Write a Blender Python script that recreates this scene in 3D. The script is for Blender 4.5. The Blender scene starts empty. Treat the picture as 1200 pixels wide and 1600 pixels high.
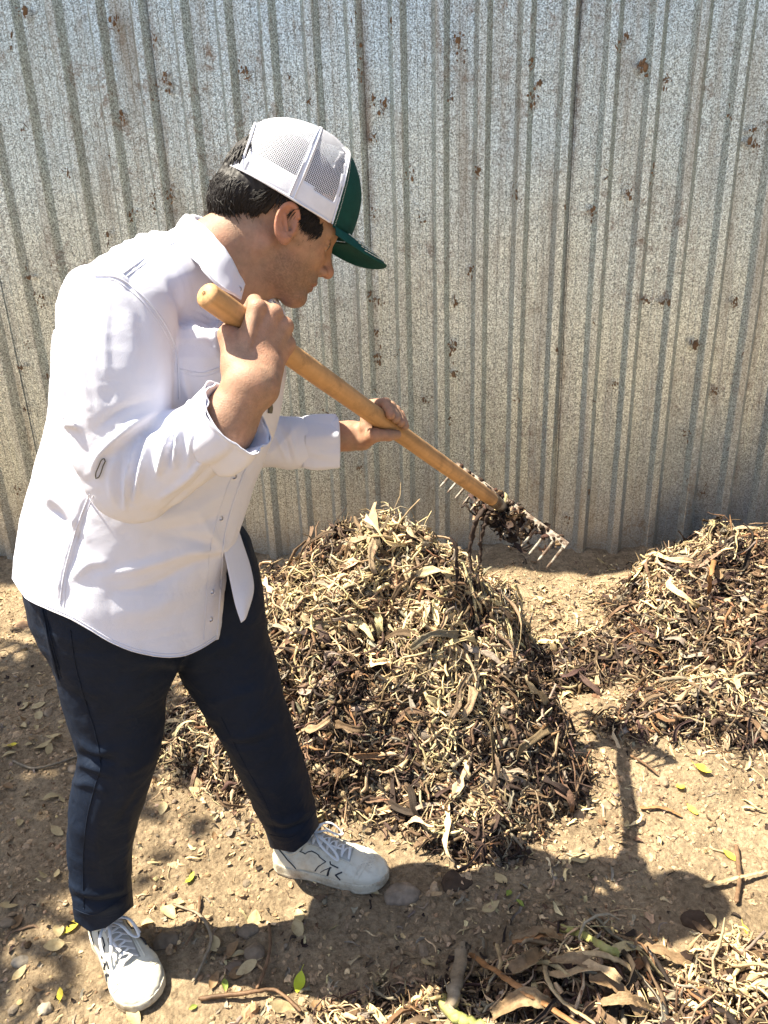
import bpy, math, random
import numpy as np
from mathutils import Vector, Matrix
rad = math.radians
C = bpy.context.scene.collection
rng = np.random.default_rng(11)
random.seed(11)

# ------------------------------------------------------------------ camera
PITCH, ROLL, CAMH, FPX = rad(22.16), rad(2.06), 1.5, 1202.0
_f = np.array([0, math.cos(PITCH), -math.sin(PITCH)])
_u0 = np.array([0, math.sin(PITCH), math.cos(PITCH)])
_r0 = np.array([1.0, 0, 0])
CR = math.cos(ROLL)*_r0 - math.sin(ROLL)*_u0      # camera right
CU = math.sin(ROLL)*_r0 + math.cos(ROLL)*_u0      # camera up
CF = _f                                            # camera forward
CP = np.array([0, 0, CAMH])
cam = bpy.data.cameras.new('camera'); camo = bpy.data.objects.new('camera', cam); C.objects.link(camo)
cam.sensor_fit = 'HORIZONTAL'; cam.sensor_width = 36; cam.lens = 36*FPX/1200
cam.clip_start = 0.02; cam.clip_end = 500
camo.matrix_world = Matrix(((CR[0], CU[0], -CF[0], CP[0]), (CR[1], CU[1], -CF[1], CP[1]),
                            (CR[2], CU[2], -CF[2], CP[2]), (0, 0, 0, 1)))
bpy.context.scene.camera = camo

# ------------------------------------------------------------------ light
SUNV = np.array([-0.50, 0.068, 1.0]); SUNV /= np.linalg.norm(SUNV)     # towards the sun
ELEV = math.asin(SUNV[2]); AZ = math.atan2(SUNV[0], SUNV[1])
w = bpy.data.worlds.new('World'); bpy.context.scene.world = w; w.use_nodes = True
nt = w.node_tree; bg = nt.nodes['Background']; sky = nt.nodes.new('ShaderNodeTexSky')
sky.sky_type = 'NISHITA'; sky.sun_disc = False; sky.sun_elevation = ELEV; sky.sun_rotation = AZ
sky.air_density = 1.0; sky.dust_density = 2.2; sky.ozone_density = 1.0
nt.links.new(sky.outputs[0], bg.inputs[0]); bg.inputs[1].default_value = 0.075
sl = bpy.data.lights.new('sun', 'SUN'); sl.energy = 5.0; sl.angle = rad(0.5); sl.color = (1.0, 0.92, 0.75)
so = bpy.data.objects.new('sun', sl); C.objects.link(so)
so.rotation_euler = Vector(SUNV).to_track_quat('Z', 'Y').to_euler()
vs = bpy.context.scene.view_settings
bpy.context.scene.display_settings.display_device = 'sRGB'
vs.view_transform = 'Standard'; vs.look = 'None'; vs.gamma = 1; vs.use_curve_mapping = False
vs.exposure = 1.80
bpy.context.scene.cycles.max_bounces = 6
bpy.context.scene.cycles.transparent_max_bounces = 8

# ------------------------------------------------------------------ helpers
def nrm(v):
    v = np.asarray(v, float); return v/np.linalg.norm(v)
def W(px, py, d):
    return CP + CF*d + CR*((px-600)/FPX*d) - CU*((py-800)/FPX*d)
def cam2w(x, y, z):                      # a direction given as right, up, forward of the camera
    return CR*x + CU*y + CF*z
def proj(P):
    q = np.asarray(P) - CP
    d = q @ CF
    return 600 + FPX*(q @ CR)/d, 800 - FPX*(q @ CU)/d, d
def G(px, py, z=0.0):                    # where the ray through a photo point meets height z
    dr = CF + CR*((px-600)/FPX) - CU*((py-800)/FPX)
    return CP + dr*((z-CAMH)/dr[2])

def hash3(ix, iy, iz):
    n = (ix*374761393 + iy*668265263 + iz*1274126177).astype(np.int64) & 0xffffffff
    n = ((n ^ (n >> 13))*1274126177) & 0xffffffff
    n = n ^ (n >> 16)
    return (n & 0xffff)/65535.0*2-1
def vnoise(P):
    P = np.asarray(P, float); i = np.floor(P).astype(np.int64); f = P-i; f = f*f*(3-2*f)
    r = 0
    for dx in (0, 1):
        for dy in (0, 1):
            for dz in (0, 1):
                wgt = (f[..., 0] if dx else 1-f[..., 0])*(f[..., 1] if dy else 1-f[..., 1])*(f[..., 2] if dz else 1-f[..., 2])
                r = r + wgt*hash3(i[..., 0]+dx, i[..., 1]+dy, i[..., 2]+dz)
    return r
def fbm(P, oct=4, lac=2.1, gain=0.5):
    P = np.asarray(P, float); a = 1; s = 0
    for k in range(oct):
        s = s + a*vnoise(P + 17.3*k); P = P*lac; a *= gain
    return s

def tag(o, label=None, cat=None, group=None, kind=None):
    if label: o['label'] = label
    if cat: o['category'] = cat
    if group: o['group'] = group
    if kind: o['kind'] = kind
    return o
def thing(name, loc=(0, 0, 0), label=None, cat=None, group=None):
    o = bpy.data.objects.new(name, None); C.objects.link(o); o.location = loc
    o.empty_display_size = 0.05
    return tag(o, label, cat, group)
def mk(name, V, F, mat, parent=None, smooth=True, cols=None, uv=None, solid=None, base=None, sub=0):
    """one mesh object; V in world metres, F a list of index arrays (rows of 3 or 4)"""
    V = np.asarray(V, float)
    if isinstance(F, np.ndarray): F = [F]
    F = [np.asarray(f, int) for f in F if len(f)]
    org = np.zeros(3)
    if parent is not None:
        p = parent
        while p is not None: org = org + np.array(p.location); p = p.parent
    elif base is not None: org = np.array(base, float)
    me = bpy.data.meshes.new(name)
    me.vertices.add(len(V)); me.vertices.foreach_set('co', (V-org).ravel())
    nl = sum(f.size for f in F); npoly = sum(len(f) for f in F)
    me.loops.add(nl); me.polygons.add(npoly)
    me.loops.foreach_set('vertex_index', np.concatenate([f.ravel() for f in F]))
    tot = np.concatenate([np.full(len(f), f.shape[1]) for f in F])
    st = np.concatenate([[0], np.cumsum(tot)[:-1]])
    me.polygons.foreach_set('loop_start', st); me.polygons.foreach_set('loop_total', tot)
    me.polygons.foreach_set('use_smooth', np.full(npoly, bool(smooth)))
    me.update(calc_edges=True); me.validate()
    if cols is not None:
        ca = me.attributes.new('Col', 'FLOAT_COLOR', 'POINT')
        c4 = np.ones((len(V), 4)); c4[:, :3] = cols; ca.data.foreach_set('color', c4.ravel())
    if uv is not None:
        ul = me.uv_layers.new(name='UVMap')
        idx = np.empty(len(me.loops), int); me.loops.foreach_get('vertex_index', idx)
        ul.data.foreach_set('uv', np.asarray(uv)[idx].ravel())
    if mat: me.materials.append(mat)
    o = bpy.data.objects.new(name, me); C.objects.link(o)
    if parent is not None: o.parent = parent
    elif base is not None: o.location = base
    if sub:
        m = o.modifiers.new('sub', 'SUBSURF'); m.levels = sub; m.render_levels = sub
    if solid:
        m = o.modifiers.new('solid', 'SOLIDIFY'); m.thickness = solid; m.offset = -1
    return o

def grid_faces(nu, nv, wrapu=False, wrapv=False):
    U = nu if wrapu else nu-1; Vn = nv if wrapv else nv-1
    i, j = np.meshgrid(np.arange(U), np.arange(Vn), indexing='ij')
    a = i*nv+j; b = ((i+1) % nu)*nv+j; c = ((i+1) % nu)*nv+(j+1) % nv; d = i*nv+(j+1) % nv
    return np.stack([a, b, c, d], -1).reshape(-1, 4)
def spline(P, n):
    """Catmull-Rom through the rows of P, n samples"""
    P = np.asarray(P, float); m = len(P)
    t = np.linspace(0, m-1-1e-9, n); i = t.astype(int); f = (t-i)[:, None]
    g = lambda k: P[np.clip(k, 0, m-1)]
    p0, p1, p2, p3 = g(i-1), g(i), g(i+1), g(i+2)
    return .5*((2*p1)+(-p0+p2)*f+(2*p0-5*p1+4*p2-p3)*f*f+(-p0+3*p1-3*p2+p3)*f**3)
def tube_mesh(P, R, k=8, cap=True, flat=1.0, ref=None):
    """tube along rows of P with radii R; flat squeezes it along its second axis"""
    P = np.asarray(P, float); n = len(P); R = np.broadcast_to(np.asarray(R, float), (n,))
    T = np.gradient(P, axis=0); T /= np.linalg.norm(T, axis=1)[:, None]+1e-12
    ref = np.array([0.1, 0.3, 1.0]) if ref is None else np.asarray(ref, float)
    N = ref-(T @ ref)[:, None]*T; N /= np.linalg.norm(N, axis=1)[:, None]+1e-12
    B = np.cross(T, N)
    a = np.linspace(0, 2*math.pi, k, endpoint=False)
    V = P[:, None]+R[:, None, None]*(np.cos(a)[None, :, None]*B[:, None]+flat*np.sin(a)[None, :, None]*N[:, None])
    V = V.reshape(-1, 3); F = [grid_faces(n, k, wrapv=True)]
    if cap:
        V = np.vstack([V, P[0], P[-1]]); m = n*k
        j = np.arange(k); F.append(np.stack([np.full(k, m), (j+1) % k, j], 1))
        F.append(np.stack([np.full(k, m+1), (n-1)*k+j, (n-1)*k+(j+1) % k], 1))
    return V, F
def join(parts):
    Vs, F3, F4, off = [], [], [], 0
    for V, F in parts:
        if isinstance(F, np.ndarray): F = [F]
        for f in F:
            f = np.asarray(f)
            if len(f)==0: continue
            (F3 if f.shape[1] == 3 else F4).append(f+off)
        Vs.append(V); off += len(V)
    return np.vstack(Vs), [np.vstack(x) for x in (F3, F4) if x]

# ---- signed distance modelling --------------------------------------------
def smin(a, b, k):
    h = np.clip(.5+.5*(b-a)/k, 0, 1); return b*(1-h)+a*h-k*h*(1-h)
def smax(a, b, k): return -smin(-a, -b, k)
def rc(p, a, b, ra, rb):
    a = np.asarray(a, float); b = np.asarray(b, float); ab = b-a; q = p-a
    t = np.clip((q @ ab)/(ab @ ab), 0, 1)
    return np.linalg.norm(q-t[:, None]*ab, axis=1)-(ra+(rb-ra)*t)
def sph(p, c, r): return np.linalg.norm(p-np.asarray(c), axis=1)-r
def ell(p, c, r, M=None):
    q = p-np.asarray(c)
    if M is not None: q = q @ np.asarray(M).T
    r = np.asarray(r, float)
    k0 = np.linalg.norm(q/r, axis=1); k1 = np.linalg.norm(q/(r*r), axis=1)+1e-9
    return k0*(k0-1)/k1
def etube(p, P, A, B, ref, n=None):
    """loft of ellipses along P: half width A along ref (made square to the axis), B across"""
    P = np.asarray(P, float); n = n or 4*len(P)
    S = spline(np.column_stack([P, A, B]), n); P = S[:, :3]; A = S[:, 3]; B = S[:, 4]
    ref = np.asarray(ref, float); TT = np.gradient(P, axis=0); TT /= np.linalg.norm(TT, axis=1)[:, None]
    NN = ref-(TT @ ref)[:, None]*TT; NN /= np.linalg.norm(NN, axis=1)[:, None]
    best = np.full(len(p), 1e9); q_ = np.zeros((len(p), 3)); k_ = np.zeros(len(p))
    for i in range(n-1):
        a, b = P[i], P[i+1]; ab = b-a; q = p-a; t = np.clip((q @ ab)/(ab @ ab), 0, 1)
        q = q-t[:, None]*ab; d2 = (q*q).sum(1); m = d2 < best
        best = np.where(m, d2, best); q_[m] = q[m]; k_ = np.where(m, i+t, k_)
    x = np.arange(n); N = np.stack([np.interp(k_, x, NN[:, c]) for c in range(3)], 1); N /= np.linalg.norm(N, axis=1)[:, None]
    aa = np.interp(k_, x, A); bb = np.interp(k_, x, B)
    u2 = (q_*N).sum(1)**2; v2 = np.maximum(best-u2, 0)
    k0 = np.sqrt(u2/aa**2+v2/bb**2)+1e-9; k1 = np.sqrt(u2/aa**4+v2/bb**4)+1e-9
    return k0*(k0-1)/k1
def mesher(Fn, lo, hi, vox, coarse=4, project=2):
    lo = np.asarray(lo, float); hi = np.asarray(hi, float)
    nc = np.ceil((hi-lo)/(vox*coarse)).astype(int)+1
    gx = [lo[k]+np.arange(nc[k])*vox*coarse for k in range(3)]
    Pc = np.stack(np.meshgrid(*gx, indexing='ij'), -1).reshape(-1, 3)
    Vc = Fn(Pc).reshape(nc)
    nf = (nc-1)*coarse+1
    idx = [np.minimum((np.arange(nf[k])+coarse//2)//coarse, nc[k]-1) for k in range(3)]
    D = Vc[np.ix_(*idx)].astype(np.float32)
    band = np.abs(D) < vox*coarse*2.2
    ii = np.argwhere(band); D[band] = Fn(lo+ii*vox)
    s = D < 0
    c = s[:-1, :-1, :-1].astype(np.int8)
    cnt = np.zeros(np.array(s.shape)-1, np.int8)
    for a in (0, 1):
        for b in (0, 1):
            for d in (0, 1):
                cnt += s[a:s.shape[0]-1+a, b:s.shape[1]-1+b, d:s.shape[2]-1+d]
    act = np.argwhere((cnt > 0) & (cnt < 8))
    vid = np.full(cnt.shape, -1, np.int64); vid[tuple(act.T)] = np.arange(len(act))
    acc = np.zeros((len(act), 3)); k = np.zeros(len(act))
    cor = [(a, b, d) for a in (0, 1) for b in (0, 1) for d in (0, 1)]
    for e0 in cor:
        for ax in range(3):
            if e0[ax]: continue
            e1 = list(e0); e1[ax] = 1
            v0 = D[tuple((act+e0).T)]; v1 = D[tuple((act+e1).T)]
            m = (v0 < 0) != (v1 < 0)
            t = np.where(m, v0/(v0-v1+1e-12), 0)
            pt = np.repeat(np.array(e0, float)[None], len(act), 0); pt[:, ax] += t
            acc += pt*m[:, None]; k += m
    V = lo+(act+acc/k[:, None])*vox
    Q = []
    for ax in range(3):
        o1, o2 = [(1, 2), (2, 0), (0, 1)][ax]
        sl0 = [slice(None)]*3; sl1 = [slice(None)]*3
        sl0[ax] = slice(0, -1); sl1[ax] = slice(1, None)
        ch = s[tuple(sl0)] != s[tuple(sl1)]
        e = np.argwhere(ch)
        e = e[(e[:, o1] > 0) & (e[:, o2] > 0) & (e[:, o1] < s.shape[o1]-1) & (e[:, o2] < s.shape[o2]-1)]
        inside0 = s[tuple(e.T)]
        def vv(d1, d2):
            q = e.copy(); q[:, o1] -= d1; q[:, o2] -= d2; return vid[tuple(q.T)]
        q = np.stack([vv(1, 1), vv(0, 1), vv(0, 0), vv(1, 0)], 1)
        q[~inside0] = q[~inside0][:, ::-1]
        Q.append(q)
    Q = np.vstack(Q); Q = Q[(Q >= 0).all(1)]
    for _ in range(project):
        e = vox*.5; g = np.stack([Fn(V+np.eye(3)[k]*e)-Fn(V-np.eye(3)[k]*e) for k in range(3)], 1)/(2*e)
        g2 = (g*g).sum(1)+1e-6
        V = V-np.clip(Fn(V)/g2, -vox*.6, vox*.6)[:, None]*g*.9
    return V, Q
def normals(V, Q):
    n = np.zeros_like(V)
    a = V[Q[:, 0]]; b = V[Q[:, 1]]; c = V[Q[:, 2]]; d = V[Q[:, -1]]
    fn = np.cross(c-a, d-b) if Q.shape[1] == 4 else np.cross(b-a, c-a)
    for k in range(Q.shape[1]): np.add.at(n, Q[:, k], fn)
    return n/(np.linalg.norm(n, axis=1)[:, None]+1e-12)
def tri(Q): return np.vstack([Q[:, [0, 1, 2]], Q[:, [0, 2, 3]]])
def clip(V, T, g):
    """keep the part of triangle mesh where g < 0, cutting edges cleanly"""
    ins = g[T] < 0; n = ins.sum(1); out = [T[n == 3]]; Vn = [V]; base = len(V); cache = {}
    newv = []
    def cut(i, j):
        key = (i, j) if i < j else (j, i)
        if key not in cache:
            t = g[key[0]]/(g[key[0]]-g[key[1]]); newv.append(V[key[0]]*(1-t)+V[key[1]]*t)
            cache[key] = base+len(newv)-1
        return cache[key]
    ex = []
    for t, m in zip(T[(n == 1) | (n == 2)], ins[(n == 1) | (n == 2)]):
        k = m.sum()
        if k == 1:
            i = int(np.argmax(m)); a, b, c = t[i], t[(i+1) % 3], t[(i+2) % 3]
            ex.append((a, cut(a, b), cut(a, c)))
        else:
            i = int(np.argmin(m)); a, b, c = t[i], t[(i+1) % 3], t[(i+2) % 3]
            x = cut(a, b); y = cut(a, c); ex += [(x, b, c), (x, c, y)]
    V2 = np.vstack([V, np.array(newv)]) if newv else V
    T2 = np.vstack([T[n == 3], np.array(ex, int).reshape(-1, 3)])
    used = np.unique(T2); mp = np.full(len(V2), -1); mp[used] = np.arange(len(used))
    return V2[used], mp[T2]
def seg_dist2(x, y, a, b):
    ax, ay = a; bx, by = b; dx, dy = bx-ax, by-ay; L = dx*dx+dy*dy+1e-9
    t = np.clip(((x-ax)*dx+(y-ay)*dy)/L, 0, 1)
    return np.hypot(x-ax-t*dx, y-ay-t*dy), t
def folds(V, N, L, facing=True):
    """raise or sink cloth along fold lines; each (points, width, height); lines given on the garment's near side"""
    x, y, d = proj(V); H = np.zeros(len(V))
    fc = np.clip(-(N @ CF)*3+.3, 0, 1) if facing else 1
    for pts, wd, h in L:
        pts = spline(pts, max(6, 4*len(pts))); n = len(pts)-1
        best = np.full(len(V), 1e9); tt = np.zeros(len(V))
        for i in range(n):
            ds, t = seg_dist2(x, y, pts[i], pts[i+1]); m = ds < best
            best = np.where(m, ds, best); tt = np.where(m, (i+t)/n, tt)
        env = np.clip(np.sin(np.clip(tt, .04, .96)*math.pi), 0, 1)**.6
        H += h*env*np.exp(-(best/wd)**2)
    return V+N*(H*fc)[:, None]

# ------------------------------------------------------------------ materials
def node(nt, t, **k):
    n = nt.nodes.new(t)
    for a, b in k.items():
        if a.startswith('i_'):
            key = a[2:]; key = int(key) if key.isdigit() else key.replace('_', ' ')
            n.inputs[key].default_value = b
        else: setattr(n, a, b)
    return n
def mat(name, col=(.5, .5, .5), rough=.7, spec=.3, metal=0.0, bump=0.0, bscale=300, var=0.0, vscale=20, vcol=False,
        sheen=0.0, sss=0.0, trans=0.0, det=4, dirt=None, crease=None):
    m = bpy.data.materials.new(name); m.use_nodes = True; nt = m.node_tree
    b = nt.nodes['Principled BSDF']; L = nt.links
    b.inputs['Roughness'].default_value = rough; b.inputs['Specular IOR Level'].default_value = spec
    b.inputs['Metallic'].default_value = metal
    b.inputs['Sheen Weight'].default_value = sheen
    if sss:
        b.inputs['Subsurface Weight'].default_value = sss; b.inputs['Subsurface Radius'].default_value = (.012, .004, .002)
        b.inputs['Subsurface Scale'].default_value = 1.0
    tc = node(nt, 'ShaderNodeTexCoord'); geo = node(nt, 'ShaderNodeNewGeometry')
    if vcol:
        at = node(nt, 'ShaderNodeAttribute', attribute_name='Col'); src = at.outputs['Color']
    else:
        rgb = node(nt, 'ShaderNodeRGB'); rgb.outputs[0].default_value = (*col, 1); src = rgb.outputs[0]
    if var:
        n = node(nt, 'ShaderNodeTexNoise', i_Scale=vscale, i_Detail=6.0, i_Roughness=.65)
        L.new(geo.outputs['Position'], n.inputs['Vector'])
        mr = node(nt, 'ShaderNodeMapRange', i_1=.3, i_2=.7, i_3=1-var, i_4=1+var); L.new(n.outputs[0], mr.inputs[0])
        mx = node(nt, 'ShaderNodeVectorMath', operation='SCALE'); L.new(src, mx.inputs[0]); L.new(mr.outputs[0], mx.inputs['Scale'])
        src = mx.outputs[0]
    if dirt:
        dc, lo, hi, sc = dirt
        n = node(nt, 'ShaderNodeTexNoise', i_Scale=sc, i_Detail=8.0, i_Roughness=.7)
        L.new(geo.outputs['Position'], n.inputs['Vector'])
        mr = node(nt, 'ShaderNodeMapRange', i_1=lo, i_2=hi, i_3=0.0, i_4=1.0); L.new(n.outputs[0], mr.inputs[0])
        mx = node(nt, 'ShaderNodeMix', data_type='RGBA'); L.new(mr.outputs[0], mx.inputs[0]); L.new(src, mx.inputs[6])
        mx.inputs[7].default_value = (*dc, 1); src = mx.outputs[2]
    L.new(src, b.inputs['Base Color'])
    if bump:
        n = node(nt, 'ShaderNodeTexNoise', i_Scale=bscale, i_Detail=float(det), i_Roughness=.6)
        L.new(geo.outputs['Position'], n.inputs['Vector'])
        bp = node(nt, 'ShaderNodeBump', i_Strength=1.0, i_Distance=bump); L.new(n.outputs[0], bp.inputs['Height'])
        if crease:
            n2 = node(nt, 'ShaderNodeTexNoise', i_Scale=crease[0], i_Detail=3.0, i_Roughness=.5, i_Distortion=crease[2]); L.new(geo.outputs['Position'], n2.inputs['Vector'])
            b2 = node(nt, 'ShaderNodeBump', i_Strength=1.0, i_Distance=crease[1]); L.new(n2.outputs[0], b2.inputs['Height']); L.new(b2.outputs[0], bp.inputs['Normal'])
        L.new(bp.outputs[0], b.inputs['Normal'])
    if trans:
        tr = node(nt, 'ShaderNodeBsdfTranslucent'); L.new(src, tr.inputs[0])
        ms = node(nt, 'ShaderNodeMixShader', i_0=trans); L.new(b.outputs[0], ms.inputs[1]); L.new(tr.outputs[0], ms.inputs[2])
        L.new(ms.outputs[0], nt.nodes['Material Output'].inputs[0])
    return m
# ================================================================== GROUND
FOOT = [(np.array([-.27, 1.453]), np.array([.02, 1.384])), (np.array([-.66, 1.265]), np.array([-.45, 1.06]))]
def hg(x, y):
    P = np.stack([x, y, 0*x], -1)
    h = .030*fbm(P*2.3, 3)+.012*fbm(P*9+5, 3)+.004*fbm(P*34+9, 3)
    for a, b in FOOT:                                  # trodden flat under the shoes
        ds, t = seg_dist2(x, y, a, b)
        k = np.exp(-(ds/.11)**4); h = h*(1-k)-.004*k
    return h
def axis_pts(c0, c1, step, far):
    mid = np.arange(c0, c1, step); out = []; s = step; v = c1
    while v < far: s *= 1.35; v += s; out.append(v)
    lo = []; s = step; v = c0
    while v > -far: s *= 1.35; v -= s; lo.append(v)
    return np.array(lo[::-1]+list(mid)+out)
gx = axis_pts(-2.1, 2.3, .012, 60); gy = axis_pts(.75, 3.6, .012, 60)
X, Y = np.meshgrid(gx, gy, indexing='ij'); Z = hg(X, Y)
Z = Z + np.where(Y > 3.0, .02*np.clip((Y-3.0)/.15, 0, 1), 0)
m = bpy.data.materials.new('dirt'); m.use_nodes = True; nt = m.node_tree; b = nt.nodes['Principled BSDF']; L = nt.links
geo = node(nt, 'ShaderNodeNewGeometry')
n1 = node(nt, 'ShaderNodeTexNoise', i_Scale=3.2, i_Detail=8.0, i_Roughness=.65); L.new(geo.outputs['Position'], n1.inputs['Vector'])
n2 = node(nt, 'ShaderNodeTexNoise', i_Scale=55.0, i_Detail=8.0, i_Roughness=.75); L.new(geo.outputs['Position'], n2.inputs['Vector'])
r1 = node(nt, 'ShaderNodeValToRGB'); L.new(n1.outputs[0], r1.inputs[0])
r1.color_ramp.elements[0].position = .32; r1.color_ramp.elements[0].color = (.235, .173, .109, 1)
r1.color_ramp.elements[1].position = .66; r1.color_ramp.elements[1].color = (.43, .328, .212, 1)
r2 = node(nt, 'ShaderNodeValToRGB'); L.new(n2.outputs[0], r2.inputs[0])
r2.color_ramp.elements[0].position = .32; r2.color_ramp.elements[0].color = (.45, .42, .40, 1)
r2.color_ramp.elements[1].position = .62; r2.color_ramp.elements[1].color = (1.15, 1.15, 1.12, 1)
mx = node(nt, 'ShaderNodeMix', data_type='RGBA', blend_type='MULTIPLY'); mx.inputs[0].default_value = 1
L.new(r1.outputs[0], mx.inputs[6]); L.new(r2.outputs[0], mx.inputs[7]); L.new(mx.outputs[2], b.inputs['Base Color'])
vo = node(nt, 'ShaderNodeTexVoronoi', i_Scale=95.0); L.new(geo.outputs['Position'], vo.inputs['Vector'])
ad = node(nt, 'ShaderNodeMath', operation='MULTIPLY_ADD', i_1=-.55); L.new(vo.outputs[0], ad.inputs[0])
n3 = node(nt, 'ShaderNodeTexNoise', i_Scale=120.0, i_Detail=8.0, i_Roughness=.75); L.new(geo.outputs['Position'], n3.inputs['Vector'])
L.new(n3.outputs[0], ad.inputs[2])
bp = node(nt, 'ShaderNodeBump', i_Strength=1.0, i_Distance=.012); L.new(ad.outputs[0], bp.inputs['Height']); L.new(bp.outputs[0], b.inputs['Normal'])
b.inputs['Roughness'].default_value = .95; b.inputs['Specular IOR Level'].default_value = .15
M_dirt = m
gr = mk('ground', np.stack([X, Y, Z], -1).reshape(-1, 3), grid_faces(len(gx), len(gy)), M_dirt)
tag(gr, kind='structure')

# ================================================================== LITTER PIECES (vectorised)
PAL = dict(straw=(.56, .43, .235), tan=(.36, .262, .155), brown=(.130, .084, .050), dark=(.030, .019, .014), plum=(.060, .035, .027),
           green=(.20, .26, .04), yellow=(.62, .50, .08), grey=(.23, .19, .14), rust=(.21, .11, .055))
def pick(n, names, w_):
    P = np.array([PAL[k] for k in names]); i = rng.choice(len(names), n, p=np.array(w_)/sum(w_))
    c = P[i]*rng.uniform(.65, 1.3, (n, 1))*rng.uniform(.93, 1.07, (n, 3)); return c
def frames(N):
    n = len(N); r = rng.normal(size=(n, 3)); T = np.cross(N, r); T /= np.linalg.norm(T, axis=1)[:, None]; return T
def ribbons(P, N, T, Ln, Wd, curl, bend, twist, col, m=8, round_=False, wob=.32):
    """bent, cupped strips; one array per property"""
    n = len(P); s = np.linspace(-.5, .5, m)[None, :]
    B = np.cross(N, T)
    ang = bend[:, None]*s*2 + (wob*rng.normal(size=(n, 1)))*np.sin(s*rng.uniform(4, 11, (n, 1))+rng.uniform(0, 6, (n, 1)))
    angb = rng.normal(0, .6, (n, 1))*s*2*(bend[:, None] != 99) + wob*np.sin(s*9+rng.uniform(0, 6, (n, 1)))
    dT = np.cos(ang)*np.cos(angb); dN = -np.sin(ang)*np.cos(angb); dB = np.sin(angb)
    st = (Ln/(m-1))[:, None]
    cT = np.cumsum(dT*st, 1); cN = np.cumsum(dN*st, 1); cB = np.cumsum(dB*st, 1)
    cT -= cT.mean(1, keepdims=True); cN -= cN.mean(1, keepdims=True); cB -= cB.mean(1, keepdims=True)
    ctr = P[:, None]+cT[..., None]*T[:, None]+cN[..., None]*N[:, None]+cB[..., None]*B[:, None]
    up = dT[..., None]*N[:, None]-dN[..., None]*T[:, None]
    sd = np.repeat(B[:, None], m, 1)
    tw = twist[:, None]*s*2+rng.uniform(-.5, .5, (n, 1))
    up, sd = up*np.cos(tw)[..., None]+sd*np.sin(tw)[..., None], sd*np.cos(tw)[..., None]-up*np.sin(tw)[..., None]
    tap = (1-np.abs(s*2)**4*rng.uniform(.0, .75, (n, 1)))*(1+.34*rng.normal(size=(n, m)))
    if round_:
        k = 5; a = np.linspace(0, 2*math.pi, k, endpoint=False)
        w_ = (Wd[:, None]*np.maximum(tap, .3))[..., None, None]*.5
        V = ctr[:, :, None]+w_*(np.cos(a)[None, None, :, None]*sd[:, :, None]+np.sin(a)[None, None, :, None]*up[:, :, None])
        F1 = grid_faces(m, k, wrapv=True)
    else:
        k = 4; x = np.array([-1, -.38, .38, 1.0]); w_ = Wd[:, None]*np.maximum(tap, .12)*.5
        z = (np.array([1, .12, .12, 1.0])*.9)[None, None]*(curl[:, None, None])
        V = ctr[:, :, None]+(w_[..., None]*x)[..., None]*sd[:, :, None]*np.cos(curl*.5)[:, None, None, None]+(w_[..., None]*z)[..., None]*up[:, :, None]
        F1 = grid_faces(m, k)
    nv = m*k; V = V.reshape(-1, 3)
    F = (F1[None]+(np.arange(n)*nv)[:, None, None]).reshape(-1, 4)
    cc = np.repeat(col, nv, 0)*(1+.10*rng.normal(size=(n*nv, 1)))
    return V, F, np.clip(cc, .005, .9)
_ico = None
def lumps(P, R, col, sq=.7, rough=.3):
    """clods and pebbles: little uneven solids"""
    n = len(P)
    th = np.linspace(0, math.pi, 6)[1:-1]; ph = np.linspace(0, 2*math.pi, 7, endpoint=False)
    U = [[0, 0, 1]]+[[math.sin(t)*math.cos(p), math.sin(t)*math.sin(p), math.cos(t)] for t in th for p in ph]+[[0, 0, -1]]
    U = np.array(U); nv = len(U)
    F4 = grid_faces(4, 7, wrapv=True)+1
    j = np.arange(7); F3 = np.vstack([np.stack([np.zeros(7, int), 1+j, 1+(j+1) % 7], 1), np.stack([np.full(7, nv-1), 22+(j+1) % 7, 22+j], 1)])
    sc = rng.uniform(.6, 1.25, (n, 1, 3)); sc[:, :, 2] *= sq
    V = U[None]*(1+rough*rng.normal(size=(n, nv, 1))*.5)*sc*np.asarray(R)[:, None, None]
    a = rng.uniform(0, 6.3, n); ca, sa = np.cos(a)[:, None], np.sin(a)[:, None]
    V = np.stack([V[..., 0]*ca-V[..., 1]*sa, V[..., 0]*sa+V[..., 1]*ca, V[..., 2]], -1)+P[:, None]
    V = V.reshape(-1, 3); off = (np.arange(n)*nv)[:, None, None]
    return V, [(F4[None]+off).reshape(-1, 4), (F3[None]+off).reshape(-1, 3)], np.repeat(col, nv, 0)
def merge(L_):
    V, F = join([(a, b) for a, b, c in L_]); return V, F, np.vstack([c for a, b, c in L_])
M_plant = mat('dry_plant_matter', vcol=True, rough=.75, spec=.25, bump=.0015, bscale=260, var=.28, vscale=90)
M_soil = mat('crumbly_soil', vcol=True, rough=.97, spec=.1, bump=.006, bscale=160, var=.35, vscale=60)
M_stone = mat('field_stone', vcol=True, rough=.85, spec=.2, bump=.0015, bscale=240, var=.2, vscale=50)

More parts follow.
